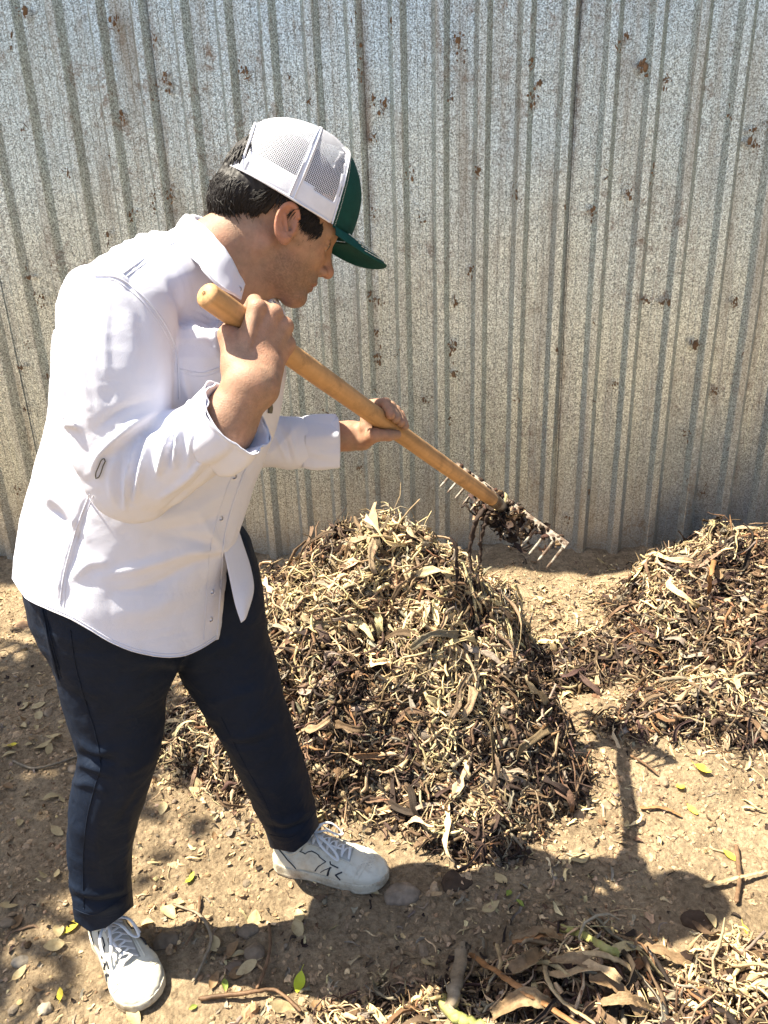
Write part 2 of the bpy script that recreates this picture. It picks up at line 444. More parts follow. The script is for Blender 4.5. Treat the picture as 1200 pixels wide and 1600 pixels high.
# ================================================================== FENCE
WYC, WSL = 3.2, -.045                                  # y of the fence at x=0 and its slope
def wy(x): return WYC+WSL*x
m = bpy.data.materials.new('galvanised_sheet'); m.use_nodes = True; nt = m.node_tree; b = nt.nodes['Principled BSDF']; L = nt.links
geo = node(nt, 'ShaderNodeNewGeometry'); sp = node(nt, 'ShaderNodeSeparateXYZ'); L.new(geo.outputs['Position'], sp.inputs[0])
SEAMX = W(587, 430, WYC/math.cos(PITCH)*.93)[0]-.008
def nz(scale, det, rough=.6, vec=None, dist=0.0):
    n = node(nt, 'ShaderNodeTexNoise', i_Scale=scale, i_Detail=det, i_Roughness=rough, i_Distortion=dist)
    L.new(vec or geo.outputs['Position'], n.inputs['Vector']); return n.outputs[0]
def mr(src, a, b_, c, d):
    n = node(nt, 'ShaderNodeMapRange', i_1=a, i_2=b_, i_3=c, i_4=d); L.new(src, n.inputs[0]); return n.outputs[0]
def mixc(fac, c0, c1, blend='MIX'):
    n = node(nt, 'ShaderNodeMix', data_type='RGBA', blend_type=blend)
    if isinstance(fac, float): n.inputs[0].default_value = fac
    else: L.new(fac, n.inputs[0])
    for k, c in ((6, c0), (7, c1)):
        if isinstance(c, tuple): n.inputs[k].default_value = (*c, 1)
        else: L.new(c, n.inputs[k])
    return n.outputs[2]
def mul(a, b_):
    n = node(nt, 'ShaderNodeMath', operation='MULTIPLY'); L.new(a, n.inputs[0])
    if isinstance(b_, float): n.inputs[1].default_value = b_
    else: L.new(b_, n.inputs[1])
    return n.outputs[0]
spangle = mr(nz(210.0, 3.0, .6, dist=1.2), .45, .555, 0, 1)
patch = mr(nz(1.1, 4.0), .35, .65, 0, 1)
c = mixc(spangle, (.20, .226, .222), (.90, .985, .99))
c = mixc(mul(patch, .22), c, (.47, .47, .39))
mp = node(nt, 'ShaderNodeMapping'); mp.inputs['Scale'].default_value = (14, 14, 1.1); L.new(geo.outputs['Position'], mp.inputs[0])
streak = mr(nz(1.0, 6.0, .7, vec=mp.outputs[0]), .50, .74, 0, .65)
c = mixc(streak, c, (.22, .17, .105))
splat = mul(mr(nz(15.0, 9.0, .85, dist=.5), .515, .63, 0, .85), mr(nz(1.7, 2.0), .42, .60, 0.15, 1))
c = mixc(splat, c, (.17, .105, .06))
low = mr(sp.outputs[2], .42, .02, 0, .75)
lowm = mul(low, mr(nz(6.0, 5.0, .7), .25, .6, .45, 1))
c = mixc(lowm, c, (.33, .26, .165))
frx = node(nt, 'ShaderNodeMath', operation='SUBTRACT'); L.new(sp.outputs[0], frx.inputs[0]); frx.inputs[1].default_value = SEAMX
wr = node(nt, 'ShaderNodeMath', operation='WRAP'); L.new(frx.outputs[0], wr.inputs[0]); wr.inputs[1].default_value = 5*.1535*.5; wr.inputs[2].default_value = -5*.1535*.5
ab = node(nt, 'ShaderNodeMath', operation='ABSOLUTE'); L.new(wr.outputs[0], ab.inputs[0])
rust = mul(mul(mr(ab.outputs[0], .003, .020, .85, 0), mr(nz(12.0, 9.0, .85), .40, .62, 0, 1)), mr(nz(1.3, 2.0), .40, .62, .15, 1))
c = mixc(rust, c, (.12, .060, .032))
L.new(c, b.inputs['Base Color'])
inv = node(nt, 'ShaderNodeMath', operation='SUBTRACT'); inv.inputs[0].default_value = 1
mxm = node(nt, 'ShaderNodeMath', operation='MAXIMUM'); L.new(splat, mxm.inputs[0]); L.new(lowm, mxm.inputs[1])
mxm2 = node(nt, 'ShaderNodeMath', operation='MAXIMUM'); L.new(mxm.outputs[0], mxm2.inputs[0]); L.new(streak, mxm2.inputs[1])
L.new(mxm2.outputs[0], inv.inputs[1])
L.new(mul(inv.outputs[0], .86), b.inputs['Metallic'])
L.new(mr(spangle, 0, 1, .46, .34), b.inputs['Roughness'])
bp = node(nt, 'ShaderNodeBump', i_Strength=.5, i_Distance=.0012); L.new(nz(160.0, 4.0, .6, dist=.8), bp.inputs['Height']); L.new(bp.outputs[0], b.inputs['Normal'])
M_zinc = m
PER = .1535
prof1 = [(0, 0), (.030, 0), (.0312, .0011), (.0324, 0), (.056, 0), (.0572, .0011), (.0584, 0), (.082, 0), (.096, .031), (.099, .0335), (.123, .0335), (.126, .031), (.149, 0)]
H_F = 4.3
def sheet(x0, nrib, off, seed):
    xs, ds = [], []
    for k in range(nrib):
        for (a, d_) in prof1: xs.append(x0+k*PER+a); ds.append(d_)
    xs += [x0+nrib*PER, x0+nrib*PER+.02]; ds += [0, 0]
    xs = np.array(xs); ds = np.array(ds)
    zs = np.linspace(-.06, H_F+.02*math.sin(seed*3), 60)
    XX, ZZ = np.meshgrid(xs, zs, indexing='ij'); D = np.repeat(ds[:, None], len(zs), 1)
    wob = .006*fbm(np.stack([XX*2.2+seed, ZZ*1.2, 0*XX], -1), 3)
    edge = .004*np.exp(-((xs-xs[0])/.03)**2)[:, None]*(1+fbm(np.stack([XX*0+seed, ZZ*2.5, 0*XX], -1), 2))
    XX = XX+.003*fbm(np.stack([XX*0+seed*2, ZZ*.8, XX*1.5], -1), 2)
    YY = wy(XX)-D-off+wob-edge
    V = np.stack([XX, YY, ZZ], -1).reshape(-1, 3)
    return V, grid_faces(len(xs), len(zs))
# x of the sheet seam seen near photo column 590
seam = W(587, 430, (WYC)/math.cos(PITCH)*.93)[0]
fence = thing('metal_fence', (0, WYC, 0), 'tall fence of ribbed galvanised metal sheets, rust stained, standing behind the dirt heaps', 'fence')
for i in range(-7, 8):
    V, F = sheet(seam-.008+i*5*PER, 5, .0045 if i % 2 else 0.0, i*1.7+3)
    mk('metal_sheet', V, F, M_zinc, fence, smooth=False, solid=.0012)
M_rail = mat('fence_rail_steel', (.16, .12, .09), .7, .3, var=.3, vscale=30)
M_rust = mat('mud_splash', (.17, .11, .066), .9, .1, bump=.002, bscale=200, var=.4, vscale=60)
# steel rails behind the sheets
for z in (.5, 1.7, 2.9, 4.1):
    xa, xb = -5.2, 6.0
    ya, yb = wy(xa)+.03, wy(xb)+.03
    V = np.array([[xa, ya, z], [xb, yb, z], [xb, yb+.04, z], [xa, ya+.04, z], [xa, ya, z+.04], [xb, yb, z+.04], [xb, yb+.04, z+.04], [xa, ya+.04, z+.04]])
    F = np.array([[0, 1, 5, 4], [1, 2, 6, 5], [2, 3, 7, 6], [3, 0, 4, 7], [4, 5, 6, 7], [0, 3, 2, 1]])
    mk('fence_rail', V, F, M_rail, fence, smooth=False)
# dry mud and plant bits stuck on the sheets
pieces = []
spots = [(585, 150), (583, 215), (588, 330), (592, 470), (588, 520), (705, 150), (712, 470), (706, 540), (735, 420), (190, 180), (240, 60), (240, 320), (265, 300),
         (980, 300), (1003, 100), (1040, 470), (1150, 470), (1165, 560), (930, 500), (870, 550), (925, 620), (880, 320), (925, 325), (450, 120), (482, 160), (625, 550),
         (960, 600), (1010, 470), (920, 770), (1140, 700), (45, 430), (60, 470), (40, 640), (120, 470), (965, 70), (1180, 230), (705, 655), (1100, 770), (830, 150), (590, 560), (585, 610), (640, 270)]
spots += [(float(a), float(b)) for a, b in zip(rng.uniform(0, 1200, 70), rng.uniform(0, 840, 70))]
for px, py in spots:
    dr = CF + CR*((px-600)/FPX) - CU*((py-800)/FPX)
    t = (WYC-.030-0)/(dr[1]-WSL*dr[0]); P0 = CP+dr*t
    mm = rng.integers(6, 16); q = P0+np.stack([rng.normal(0, .009, mm), 0*np.arange(mm), -np.abs(rng.normal(0, .020, mm))+.01], -1); q[:, 1] = wy(q[:, 0])-.029
    V, F, _c = lumps(q, rng.gamma(2, .0011, mm)+.0008, np.zeros((mm, 3)), 1.5); V[:, 1] = (V[:, 1]-wy(V[:, 0])+.029)*.35+wy(V[:, 0])-.030; pieces.append((V, F))
    for k in range(rng.integers(0, 4)):
        L_ = rng.uniform(.005, .014); a = rng.normal(-1.57, .9)
        p = P0+np.array([rng.normal(0, .009), 0, rng.normal(0, .02)]); dv = np.array([math.cos(a), 0, math.sin(a)])*L_
        P = np.array([p-dv, p+np.array([0, -.003, 0]), p+dv])
        P[:, 1] = wy(P[:, 0])-.034-rng.uniform(0, .004)
        V, F = tube_mesh(spline(P, 6), np.array([.2, .8, 1, .9, .6, .1])*rng.uniform(.001, .0035), 5)
        pieces.append((V, F))
V, F = join(pieces); o = mk('mud_spatter', V, F, M_rust, fence); tag(o, kind='stuff')

# ================================================================== HEAPS
class Heap:
    def __init__(s, cx, cy, rx, ry, h, p, seed, lumpamp=.05, z0=0.0, skew=(0, 0)):
        s.c = (cx, cy); s.r = (rx, ry); s.h = h; s.p = p; s.seed = seed; s.amp = lumpamp; s.z0 = z0; s.skew = skew
    def z(s, x, y, fine=True):
        u = (x-s.c[0])/s.r[0]; v = (y-s.c[1])/s.r[1]; a = np.arctan2(v, u)
        r = np.hypot(u-s.skew[0]*(1-np.hypot(u, v)).clip(0, 1), v-s.skew[1]*(1-np.hypot(u, v)).clip(0, 1))
        r = r*(1+.10*np.sin(3*a+s.seed)+.07*np.sin(5*a+2*s.seed)+.04*np.sin(9*a+s.seed*3))
        t = np.clip(1-r**s.p[0], 0, 1)**s.p[1]
        P = np.stack([x*8, y*8, 0*x+s.seed], -1)
        h = s.h*t
        n = fbm(P, 4 if fine else 2)
        return s.z0+h+s.amp*n*np.clip(t*3, 0, 1)-.10*np.clip(r-1, 0, 1)*8-.012*(r > 1), r
    def sample(s, n, rmax=1.0, view=True):
        out = []
        while sum(map(len, out)) < n:
            x = s.c[0]+s.r[0]*rng.uniform(-1.2, 1.2, n*2); y = s.c[1]+s.r[1]*rng.uniform(-1.2, 1.2, n*2)
            z, r = s.z(x, y); e = .02
            zx = (s.z(x+e, y)[0]-s.z(x-e, y)[0])/(2*e); zy = (s.z(x, y+e)[0]-s.z(x, y-e)[0])/(2*e)
            N = np.stack([-zx, -zy, 1+0*x], -1); A = np.linalg.norm(N, axis=1); N /= A[:, None]
            P = np.stack([x, y, z], -1)
            keep = (r < rmax) & (rng.uniform(0, 3.0, len(x)) < np.clip(A, .8, 3))
            if view:
                vd = CP-P; vd /= np.linalg.norm(vd, axis=1)[:, None]
                keep &= ((N*vd).sum(1) > -.25) | (rng.uniform(0, 1, len(x)) < .3)
            out.append(np.column_stack([P, N])[keep])
        o = np.vstack(out)[:n]; return o[:, :3], o[:, 3:]
def build_heap(name, hp, label, n, straw=1.0, size=1.0, edge=.12):
    t = thing(name, (hp.c[0], hp.c[1], 0), label, 'compost heap')
    nn = int(max(hp.r)/.009)
    xs = hp.c[0]+hp.r[0]*np.linspace(-1.25, 1.25, nn); ys = hp.c[1]+hp.r[1]*np.linspace(-1.25, 1.25, nn)
    XX, YY = np.meshgrid(xs, ys, indexing='ij'); ZZ, R = hp.z(XX, YY)
    V = np.stack([XX, YY, ZZ], -1).reshape(-1, 3)
    V[:, 2] += .012*fbm(V*40, 2)
    cc = np.clip(.5+.6*fbm(V*12, 3), 0, 1)[:, None]
    mk('soil_core', V, grid_faces(nn, nn), M_soil, t, cols=np.array(PAL['dark'])*(1-cc)+np.array((.14, .09, .055))*cc)  # core soil coloured extra dark, painting shade into the deep gaps
    def zone(P):                                       # sunlight on top put into the colour as more straw; damp in patches
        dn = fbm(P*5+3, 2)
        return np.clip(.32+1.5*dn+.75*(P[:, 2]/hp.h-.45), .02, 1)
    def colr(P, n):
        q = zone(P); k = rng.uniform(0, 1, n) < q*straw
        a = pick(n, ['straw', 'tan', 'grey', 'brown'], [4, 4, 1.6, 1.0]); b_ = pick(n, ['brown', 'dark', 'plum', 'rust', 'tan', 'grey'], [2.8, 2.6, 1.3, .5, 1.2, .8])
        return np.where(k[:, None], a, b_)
    # shreds
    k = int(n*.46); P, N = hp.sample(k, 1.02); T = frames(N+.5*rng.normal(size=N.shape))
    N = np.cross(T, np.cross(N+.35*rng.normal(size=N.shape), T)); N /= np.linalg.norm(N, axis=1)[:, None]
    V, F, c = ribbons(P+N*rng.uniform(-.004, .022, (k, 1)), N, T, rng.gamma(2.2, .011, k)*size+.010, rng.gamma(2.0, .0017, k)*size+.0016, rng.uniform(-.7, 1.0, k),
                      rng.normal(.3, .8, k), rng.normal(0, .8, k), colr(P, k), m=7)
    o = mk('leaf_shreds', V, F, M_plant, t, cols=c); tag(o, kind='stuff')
    # stems
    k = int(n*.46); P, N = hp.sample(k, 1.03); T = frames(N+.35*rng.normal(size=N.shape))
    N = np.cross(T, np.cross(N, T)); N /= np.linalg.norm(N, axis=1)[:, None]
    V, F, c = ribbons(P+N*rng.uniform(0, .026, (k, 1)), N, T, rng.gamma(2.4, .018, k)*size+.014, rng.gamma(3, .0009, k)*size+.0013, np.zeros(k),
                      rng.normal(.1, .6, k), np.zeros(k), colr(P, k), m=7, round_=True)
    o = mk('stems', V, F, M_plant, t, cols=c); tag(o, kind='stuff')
    # big strips
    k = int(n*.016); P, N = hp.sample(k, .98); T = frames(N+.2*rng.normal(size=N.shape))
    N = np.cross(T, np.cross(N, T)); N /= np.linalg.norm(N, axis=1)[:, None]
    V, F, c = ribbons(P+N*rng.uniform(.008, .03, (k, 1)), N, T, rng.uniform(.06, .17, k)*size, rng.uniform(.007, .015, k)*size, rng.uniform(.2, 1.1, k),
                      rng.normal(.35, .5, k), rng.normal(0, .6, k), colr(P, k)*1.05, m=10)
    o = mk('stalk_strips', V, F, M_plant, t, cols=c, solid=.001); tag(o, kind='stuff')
    # crumbs of earth
    k = int(n*.62); P, N = hp.sample(k, 1.08)
    V, F, c = lumps(P+N*.006, rng.gamma(2.2, .0024, k)+.0015, pick(k, ['dark', 'brown', 'tan', 'grey'], [3, 4, 2, 1]))
    o = mk('soil_crumbs', V, F, M_soil, t, cols=c); tag(o, kind='stuff')
    return t
H1 = Heap(-.01, 2.12, .565, .62, .575, (1.65, 1.0), 1.3, .085, skew=(-.02, .05))
H2 = Heap(1.62, 2.36, .80, .62, .33, (1.8, .8), 4.1, .07)
H3 = Heap(.31, .90, .35, .25, .125, (2.0, .8), 2.2, .035)
H4 = Heap(.72, 1.04, .16, .11, .05, (2.0, .8), 5.2, .015)
H5 = Heap(-.12, .88, .28, .16, .06, (2.0, .8), 7.7, .015)
H6 = Heap(-.36, 1.88, .36, .22, .16, (1.6, .8), 3.1, .02)
def spill(px, py, rx, ry, h, seed):
    p = G(px, py); return Heap(p[0], p[1], rx, ry, h, (1.3, .8), seed, .03)
H7 = spill(740, 1285, .17, .11, .055, 9.1); H8 = spill(930, 1035, .21, .15, .07, 11.3); H9 = spill(1115, 1120, .30, .17, .09, 12.9); H10 = spill(560, 1240, .22, .09, .05, 14.2)
build_heap('compost_heap', H7, 'small dark spill of shreds at the front foot of the tall heap', 1500, straw=.7, size=1.2)
build_heap('compost_heap', H8, 'low bridge of dark debris between the tall heap and the right heap', 1700, straw=.6, size=1.2)
build_heap('compost_heap', H9, 'thin apron of pale stems at the front of the right heap', 2200, straw=.95, size=1.3)
build_heap('compost_heap', H10, 'flat fringe of shreds in front of the tall heap behind the forward shoe', 1500, straw=.85, size=1.2)
build_heap('compost_heap', H1, 'tall cone shaped heap of dry stalks and dark compost beside the man, under the rake', 24000, size=1.35)
build_heap('compost_heap', H2, 'broad dark compost heap of stalks against the fence at the right edge', 17000, straw=.72, size=1.35)
build_heap('compost_heap', H3, 'low foreground heap of dry banana stalks and leaf strips', 4200, straw=.50, size=1.3)
build_heap('compost_heap', H4, 'small flat heap of pale dry leaf scraps right of the foreground stalks', 600, size=1.2)
build_heap('compost_heap', H5, 'small crumbly heap of soil and shreds between near shoe and foreground stalks', 1100, straw=.9)
build_heap('compost_heap', H6, 'low spread of pale shreds seen between the legs of the man', 6000, straw=1.0)
# ================================================================== RAKE AXIS (the man's hands close on it)
HB = W(325, 462, 1.05); HE = W(775, 785, 2.00)
HA = nrm(HE-HB)                                        # along the handle, towards the rake head
HN = nrm(-CF-(-CF @ HA)*HA)                            # across it, towards the viewer side
HU = nrm(np.cross(HA, HN)); HU = HU if HU @ CU > 0 else -HU
def on_handle(px):
    """the handle axis where the photo shows it at column px"""
    s = (px-325)/450.0; iz = (1-s)/1.05+s/2.0
    return W(px, 462+s*323, 1/iz)
def around(c, ang, r): return c+HN*(math.cos(rad(ang))*r)+HU*(math.sin(rad(ang))*r)
RH = .0180

# ================================================================== PERSON
PB = np.array([-.40, 1.25, 0.0])
man = thing('person', PB, 'man in white shirt, dark trousers and trucker cap leaning forward with the rake', 'person')

# ---- head frame
HO = W(431, 346, 1.27)
Fh = nrm(cam2w(.825, -.43, .34)); Uh = cam2w(.43, .89, -.09); Uh = nrm(Uh-(Uh @ Fh)*Fh); Lh = np.cross(Uh, Fh)  # left side of the head
HM = np.stack([Fh, Lh, Uh])                            # rows: local axes
HS = .985
def hl(p): return ((p-HO) @ HM.T)/HS                   # world to head
def hw(q): return HO+(np.asarray(q, float)*HS) @ HM    # head to world
NECK_B = W(336, 402, 1.25)
def head_sdf(p):
    q = hl(p); y = np.abs(q[:, 1]); m = np.column_stack([q[:, 0], y, q[:, 2]])
    d = ell(q, (-.012, 0, .045), (.098, .076, .086))
    d = smin(d, ell(q, (.048, 0, .035), (.050, .064, .052)), .03)
    d = smin(d, ell(q, (.042, 0, -.022), (.060, .060, .056)), .03)
    d = smin(d, rc(m, (.0, .050, -.052), (.078, .014, -.092), .018, .017), .022)
    d = smin(d, ell(q, (.035, 0, -.062), (.058, .046, .036)), .025)
    d = smin(d, ell(q, (.088, 0, -.090), (.018, .022, .017)), .016)
    d = smin(d, rc(m, (.070, .028, -.016), (.028, .060, -.008), .016, .014), .018)     # cheekbone
    d = smin(d, rc(m, (.088, .008, .026), (.080, .046, .024), .0085, .008), .012)      # brow ridge
    d = smax(d, -ell(m, (.107, .033, .006), (.018, .017, .013)), .012)                 # socket
    d = np.minimum(d, sph(m, (.0815, .032, .006), .0125))                              # eyeball
    d = smin(d, rc(m, (.0915, .020, .0105), (.087, .045, .0095), .0032, .0030), .004)  # upper lid
    d = smin(d, rc(m, (.092, .020, -.0005), (.087, .044, .0015), .0022, .0020), .004)
    d = smin(d, rc(q, (.090, 0, .012), (.112, 0, -.022), .0075, .0100), .010)
    d = smin(d, sph(q, (.1155, 0, -.0265), .0105), .007)
    d = smin(d, ell(m, (.105, .0125, -.031), (.010, .0070, .0075)), .005)
    d = smax(d, -ell(m, (.1085, .0065, -.0395), (.006, .0035, .004)), .002)
    d = smin(d, ell(q, (.0905, 0, -.054), (.016, .026, .016)), .012)
    d = smin(d, ell(q, (.1025, 0, -.0545), (.0065, .020, .0050)), .004)
    d = smin(d, ell(q, (.1000, 0, -.0665), (.0070, .018, .0058)), .004)
    d = smax(d, -rc(m, (.110, 0, -.0605), (.098, .024, -.061), .0014, .0008), .003)
    # ears: shell with rim, hollow and lobe
    e = np.column_stack([q[:, 0]-.011, y-.0765, q[:, 2]+.007])*1.06
    a = rad(12); ex = e[:, 0]*math.cos(a)+e[:, 2]*math.sin(a); ez = -e[:, 0]*math.sin(a)+e[:, 2]*math.cos(a)
    ey = e[:, 1]+.10*ex                                 # flares outward towards the back
    ee = np.column_stack([ex, ey, ez])
    shell = ell(ee, (0, .002, 0), (.0205, .0075, .0325))
    rr = np.sqrt((ex/.0180)**2+((ez-.003)/.0270)**2)
    rim = np.sqrt(((rr-1)*.019)**2+(ey-.0068)**2)-.0034
    rim = np.where((ex > .006) & (ez < .012) & (ez > -.02), rim+.004, rim)
    ear = smin(shell, rim, .004)
    ear = smax(ear, -ell(ee, (.0030, .0105, .005), (.0125, .0085, .0200)), .003)
    ear = smax(ear, -ell(ee, (.0065, .006, -.006), (.0050, .0070, .0060)), .003)
    ear = smin(ear, ell(ee, (.0045, .003, -.0265), (.0085, .0055, .0095)), .005)
    ear = smin(ear, rc(ee, (.0030, .0050, -.010), (-.0060, .0058, .010), .0026, .0022), .003)
    d = smin(d, ear, .006)
    # neck
    n0 = hw((-.028, 0, -.035)); n1 = NECK_B; n2 = W(305, 470, 1.27)
    dn = smin(rc(p, n0, n1, .058, .055), rc(p, n1, n2, .055, .070), .02)
    dn = smin(dn, rc(p, hw((.035, 0, -.065)), W(372, 440, 1.27), .040, .050), .03)
    for sgn in (-1, 1):                                # neck cord from behind the ear
        dn = smin(dn, rc(p, hw((-.020, sgn*.050, -.045)), W(372, 440, 1.25 if sgn < 0 else 1.33), .011, .011), .016)
    return smin(d*HS, dn, .016)

# ---- right hand and forearm
def dsphere(p, c, r): return sph(p, c, r)
RW = W(392, 602, 1.080); RELB = W(205, 752, 1.165); RFA = W(350, 668, 1.092)
idx_c = [on_handle(394)+HA*.021*k for k in range(4)]
R_MCP = [W(402, 482, 1.094), W(427, 490, 1.106), W(444, 510, 1.118), W(447, 538, 1.128)]
def rhand_sdf(p):
    d = rc(p, RELB, RFA, .044, .038)
    d = smin(d, rc(p, RFA, RW, .038, .033), .025)
    d = smin(d, rc(p, W(378, 600, 1.08), W(378, 575, 1.09), .0265, .0255), .012)
    d = smin(d, rc(p, W(406, 606, 1.085), W(414, 575, 1.105), .0280, .027), .012)
    # palm
    ctr = W(398, 548, 1.112)
    for k, m in enumerate(R_MCP):
        base = W(372+k*15, 582, 1.088+.010*k)
        d = smin(d, rc(p, base, m, .0180, .0130), .009)
    d = smin(d, rc(p, W(395, 575, 1.105), W(415, 525, 1.122), .030, .025), .015)
    fr = [.0108, .0110, .0104, .0094]
    for k in range(4):
        c = idx_c[k]; r = fr[k]
        pip = around(c, 118, RH+r+.012); dip = around(c, 196, RH+r+.001); tip = around(c+HA*.001, 258, RH+r-.001)
        d = smin(d, sph(p, R_MCP[k], .0128), .006)
        f = smin(rc(p, R_MCP[k], pip, r*1.15, r*1.05), rc(p, pip, dip, r*1.05, r*.95), .004)
        f = smin(f, rc(p, dip, tip, r*.95, r*.85), .003)
        d = smin(d, f, .0028)
    # thumb: leaves the side of the palm, goes under the handle and closes on it
    t0 = W(366, 572, 1.085); t1 = W(357, 524, 1.10); c = idx_c[0]-HA*.016
    t2 = around(c, 222, RH+.013); t3 = around(c+HA*.008, 178, RH+.012)
    d = smin(d, rc(p, t0, t1, .0165, .0135), .014)
    d = smin(d, rc(p, W(378, 560, 1.10), t1, .017, .012), .012)
    f = smin(rc(p, t1, t2, .0130, .0118), rc(p, t2, t3, .0115, .0095), .004)
    d = smin(d, f, .006)
    # extensor cords and knuckle hollows
    for k in range(4):
        d = smin(d, rc(p, W(380+k*6, 575, 1.072+.012*k), R_MCP[k]-CF*.007, .0040, .0045), .006)
    q = p-HB; t = q @ HA; rd = np.linalg.norm(q-t[:, None]*HA, axis=1)
    return smax(d, -(rd-RH+.0004), .002)

# ---- left hand and forearm
LW = W(548, 681, 1.505); _lw = .030; LELB = W(405, 690, 1.47)
def lhand_sdf(p):
    d = rc(p, LELB, LW, .040, .0285)
    d = smin(d, rc(p, LW, W(566, 680, 1.51), .025, .024), .012)
    cs = [on_handle(590)+HA*.0205*k for k in range(4)]
    fr = [.0102, .0106, .0104, .0092]
    for k in range(4):
        c = cs[k]; r = fr[k]
        mcp = around(c, 232, RH+.014)-HA*(.006*k-.008); pip = around(c, 160, RH+r+.010); dip = around(c, 88, RH+r+.003); tip = around(c, 30, RH+r)
        base = W(563, 680+k*2, 1.515)
        d = smin(d, rc(p, base, mcp, .0155, .0125), .012)
        f = smin(rc(p, mcp, pip, r*1.2, r*1.08), rc(p, pip, dip, r*1.08, r), .004)
        f = smin(f, rc(p, dip, tip, r, r*.88), .003)
        d = smin(d, f, .0028)
    t0 = W(567, 690, 1.495); c = cs[1]
    t1 = around(cs[0]+HA*.004, 285, RH+.016); t2 = around(cs[1]+HA*.008, 318, RH+.011); t3 = around(cs[2]+HA*.006, 338, RH+.009)
    d = smin(d, rc(p, t0, t1, .0165, .0135), .012)
    f = smin(rc(p, t1, t2, .0125, .0112), rc(p, t2, t3, .0110, .0092), .004)
    d = smin(d, f, .005)
    q = p-HB; t = q @ HA; rd = np.linalg.norm(q-t[:, None]*HA, axis=1)
    return smax(d, -(rd-RH+.0004), .002)

# ---- joints
HIPR = W(200, 925, 1.36); HIPL = W(268, 880, 1.51)
KNR = W(186, 1190, 1.51); KNL = W(398, 1118, 1.61)
ANR = W(166, 1415, 1.645); ANL = W(458, 1295, 1.85)
SHR = W(205, 500, 1.15); SHL = W(300, 480, 1.39); ELL_ = LELB
def trunk_sdf(p):
    d = rc(p, HIPR*.5+HIPL*.5, W(250, 640, 1.32), .11, .11)
    d = smin(d, rc(p, W(250, 640, 1.32), W(285, 470, 1.28), .11, .08), .05)
    d = smin(d, rc(p, SHR, SHL, .05, .05), .05)
    for a, b, c, e in ((HIPR, KNR, ANR, 1), (HIPL, KNL, ANL, 1)):
        d = smin(d, smin(rc(p, a, b, .065, .045), rc(p, b, c, .045, .034), .02), .03)
    d = smin(d, smin(rc(p, SHR, RELB, .045, .038), rc(p, SHL, LELB, .045, .036), .005), .02)
    return d
def skin_col(V, mode):
    n1 = fbm(V*38, 3)[:, None]; n2 = fbm(V*140, 2)[:, None]
    c = np.array([.335, .195, .128])*(1+.07*n1+.05*n2)
    c *= 1+np.array([.05, -.03, -.05])*n1
    if mode == 'head':
        q = hl(V); y = np.abs(q[:, 1])
        ear = np.clip((y-.074)/.008, 0, 1)*np.clip(1-np.hypot(q[:, 0], q[:, 2])/.05, 0, 1)**.3
        c = c*(1-.5*ear[:, None])+np.array([.46, .15, .085])*.5*ear[:, None]  # red tint paints in light shining through the ears
        lip = np.exp(-(((q[:, 2]+.0605)/.0085)**2+((q[:, 0]-.106)/.013)**2+(y/.021)**4))[:, None]
        c = c*(1-.75*lip)+np.array([.33, .12, .09])*.75*lip
        beard = (np.clip((-.030-q[:, 2])/.02, 0, 1)*np.clip((q[:, 0]+.0)/.03, 0, 1)*np.clip((.115+q[:, 2])/.02, 0, 1))[:, None]
        sp_ = np.clip(.5+.9*vnoise(V*900)[:, None], 0, 1)
        c = c*(1-beard*(.16+.28*sp_))
        ns = np.exp(-((q[:, 0]-.114)**2+q[:, 1]**2+(q[:, 2]+.027)**2)/.014**2)[:, None]
        c = c*(1-.4*ns)+np.array([.48, .17, .11])*.4*ns
        eye = (np.linalg.norm(np.column_stack([q[:, 0]-.0815, y-.032, q[:, 2]-.006]), axis=1) < .0132)[:, None] & (q[:, [0]] > .088)
        c = np.where(eye, np.array([.35, .30, .27]), c)
        iris = (np.hypot(y-.034, q[:, 2]-.004) < .0058)[:, None] & eye
        c = np.where(iris, np.array([.03, .016, .01]), c)
        lash = (np.exp(-((q[:, 2]-.0088)/.0016)**2)*(q[:, 0] > .086)*(np.abs(y-.033) < .014))[:, None]
        c = c*(1-.8*lash)
    else:
        c = c*np.array([1.0, .98, .97])
        c *= 1-.12*np.clip(fbm(V*95, 3), 0, 1)[:, None]
    return np.clip(c, .01, .9)
bodyparts = []
def add_body(fn, lo, hi, vox, mode):
    V, Q = mesher(fn, lo, hi, vox, project=3)
    bodyparts.append((V, tri(Q), skin_col(V, mode)))
def bb(pts, pad):
    P = np.array(pts); return P.min(0)-pad, P.max(0)+pad
lo, hi = bb([HO, NECK_B, W(285, 455, 1.26), W(372, 440, 1.33)], .10); hi = hi+.045; lo = lo-.01
add_body(head_sdf, lo, hi, .0022, 'head')
lo, hi = bb([RELB, RFA, RW, *R_MCP, *idx_c], .055); add_body(rhand_sdf, lo, hi, .0019, 'hand')
lo, hi = bb([LELB, LW, on_handle(590), on_handle(590)+HA*.07], .055); add_body(lhand_sdf, lo, hi, .0019, 'hand')
lo, hi = bb([ANR, ANL, HIPR, SHR, SHL, LELB, RELB, W(290, 460, 1.27)], .10); add_body(trunk_sdf, lo, hi, .010, 'x')
V = np.vstack([b[0] for b in bodyparts]); off = np.cumsum([0]+[len(b[0]) for b in bodyparts])[:-1]
T_ = np.vstack([b[1]+o for b, o in zip(bodyparts, off)]); cc = np.vstack([b[2] for b in bodyparts])
M_skin = mat('skin', vcol=True, rough=.55, spec=.34, sss=.12, bump=.0009, bscale=380, det=8, var=.14, vscale=80)
mk('body', V, T_, M_skin, man, cols=cc)

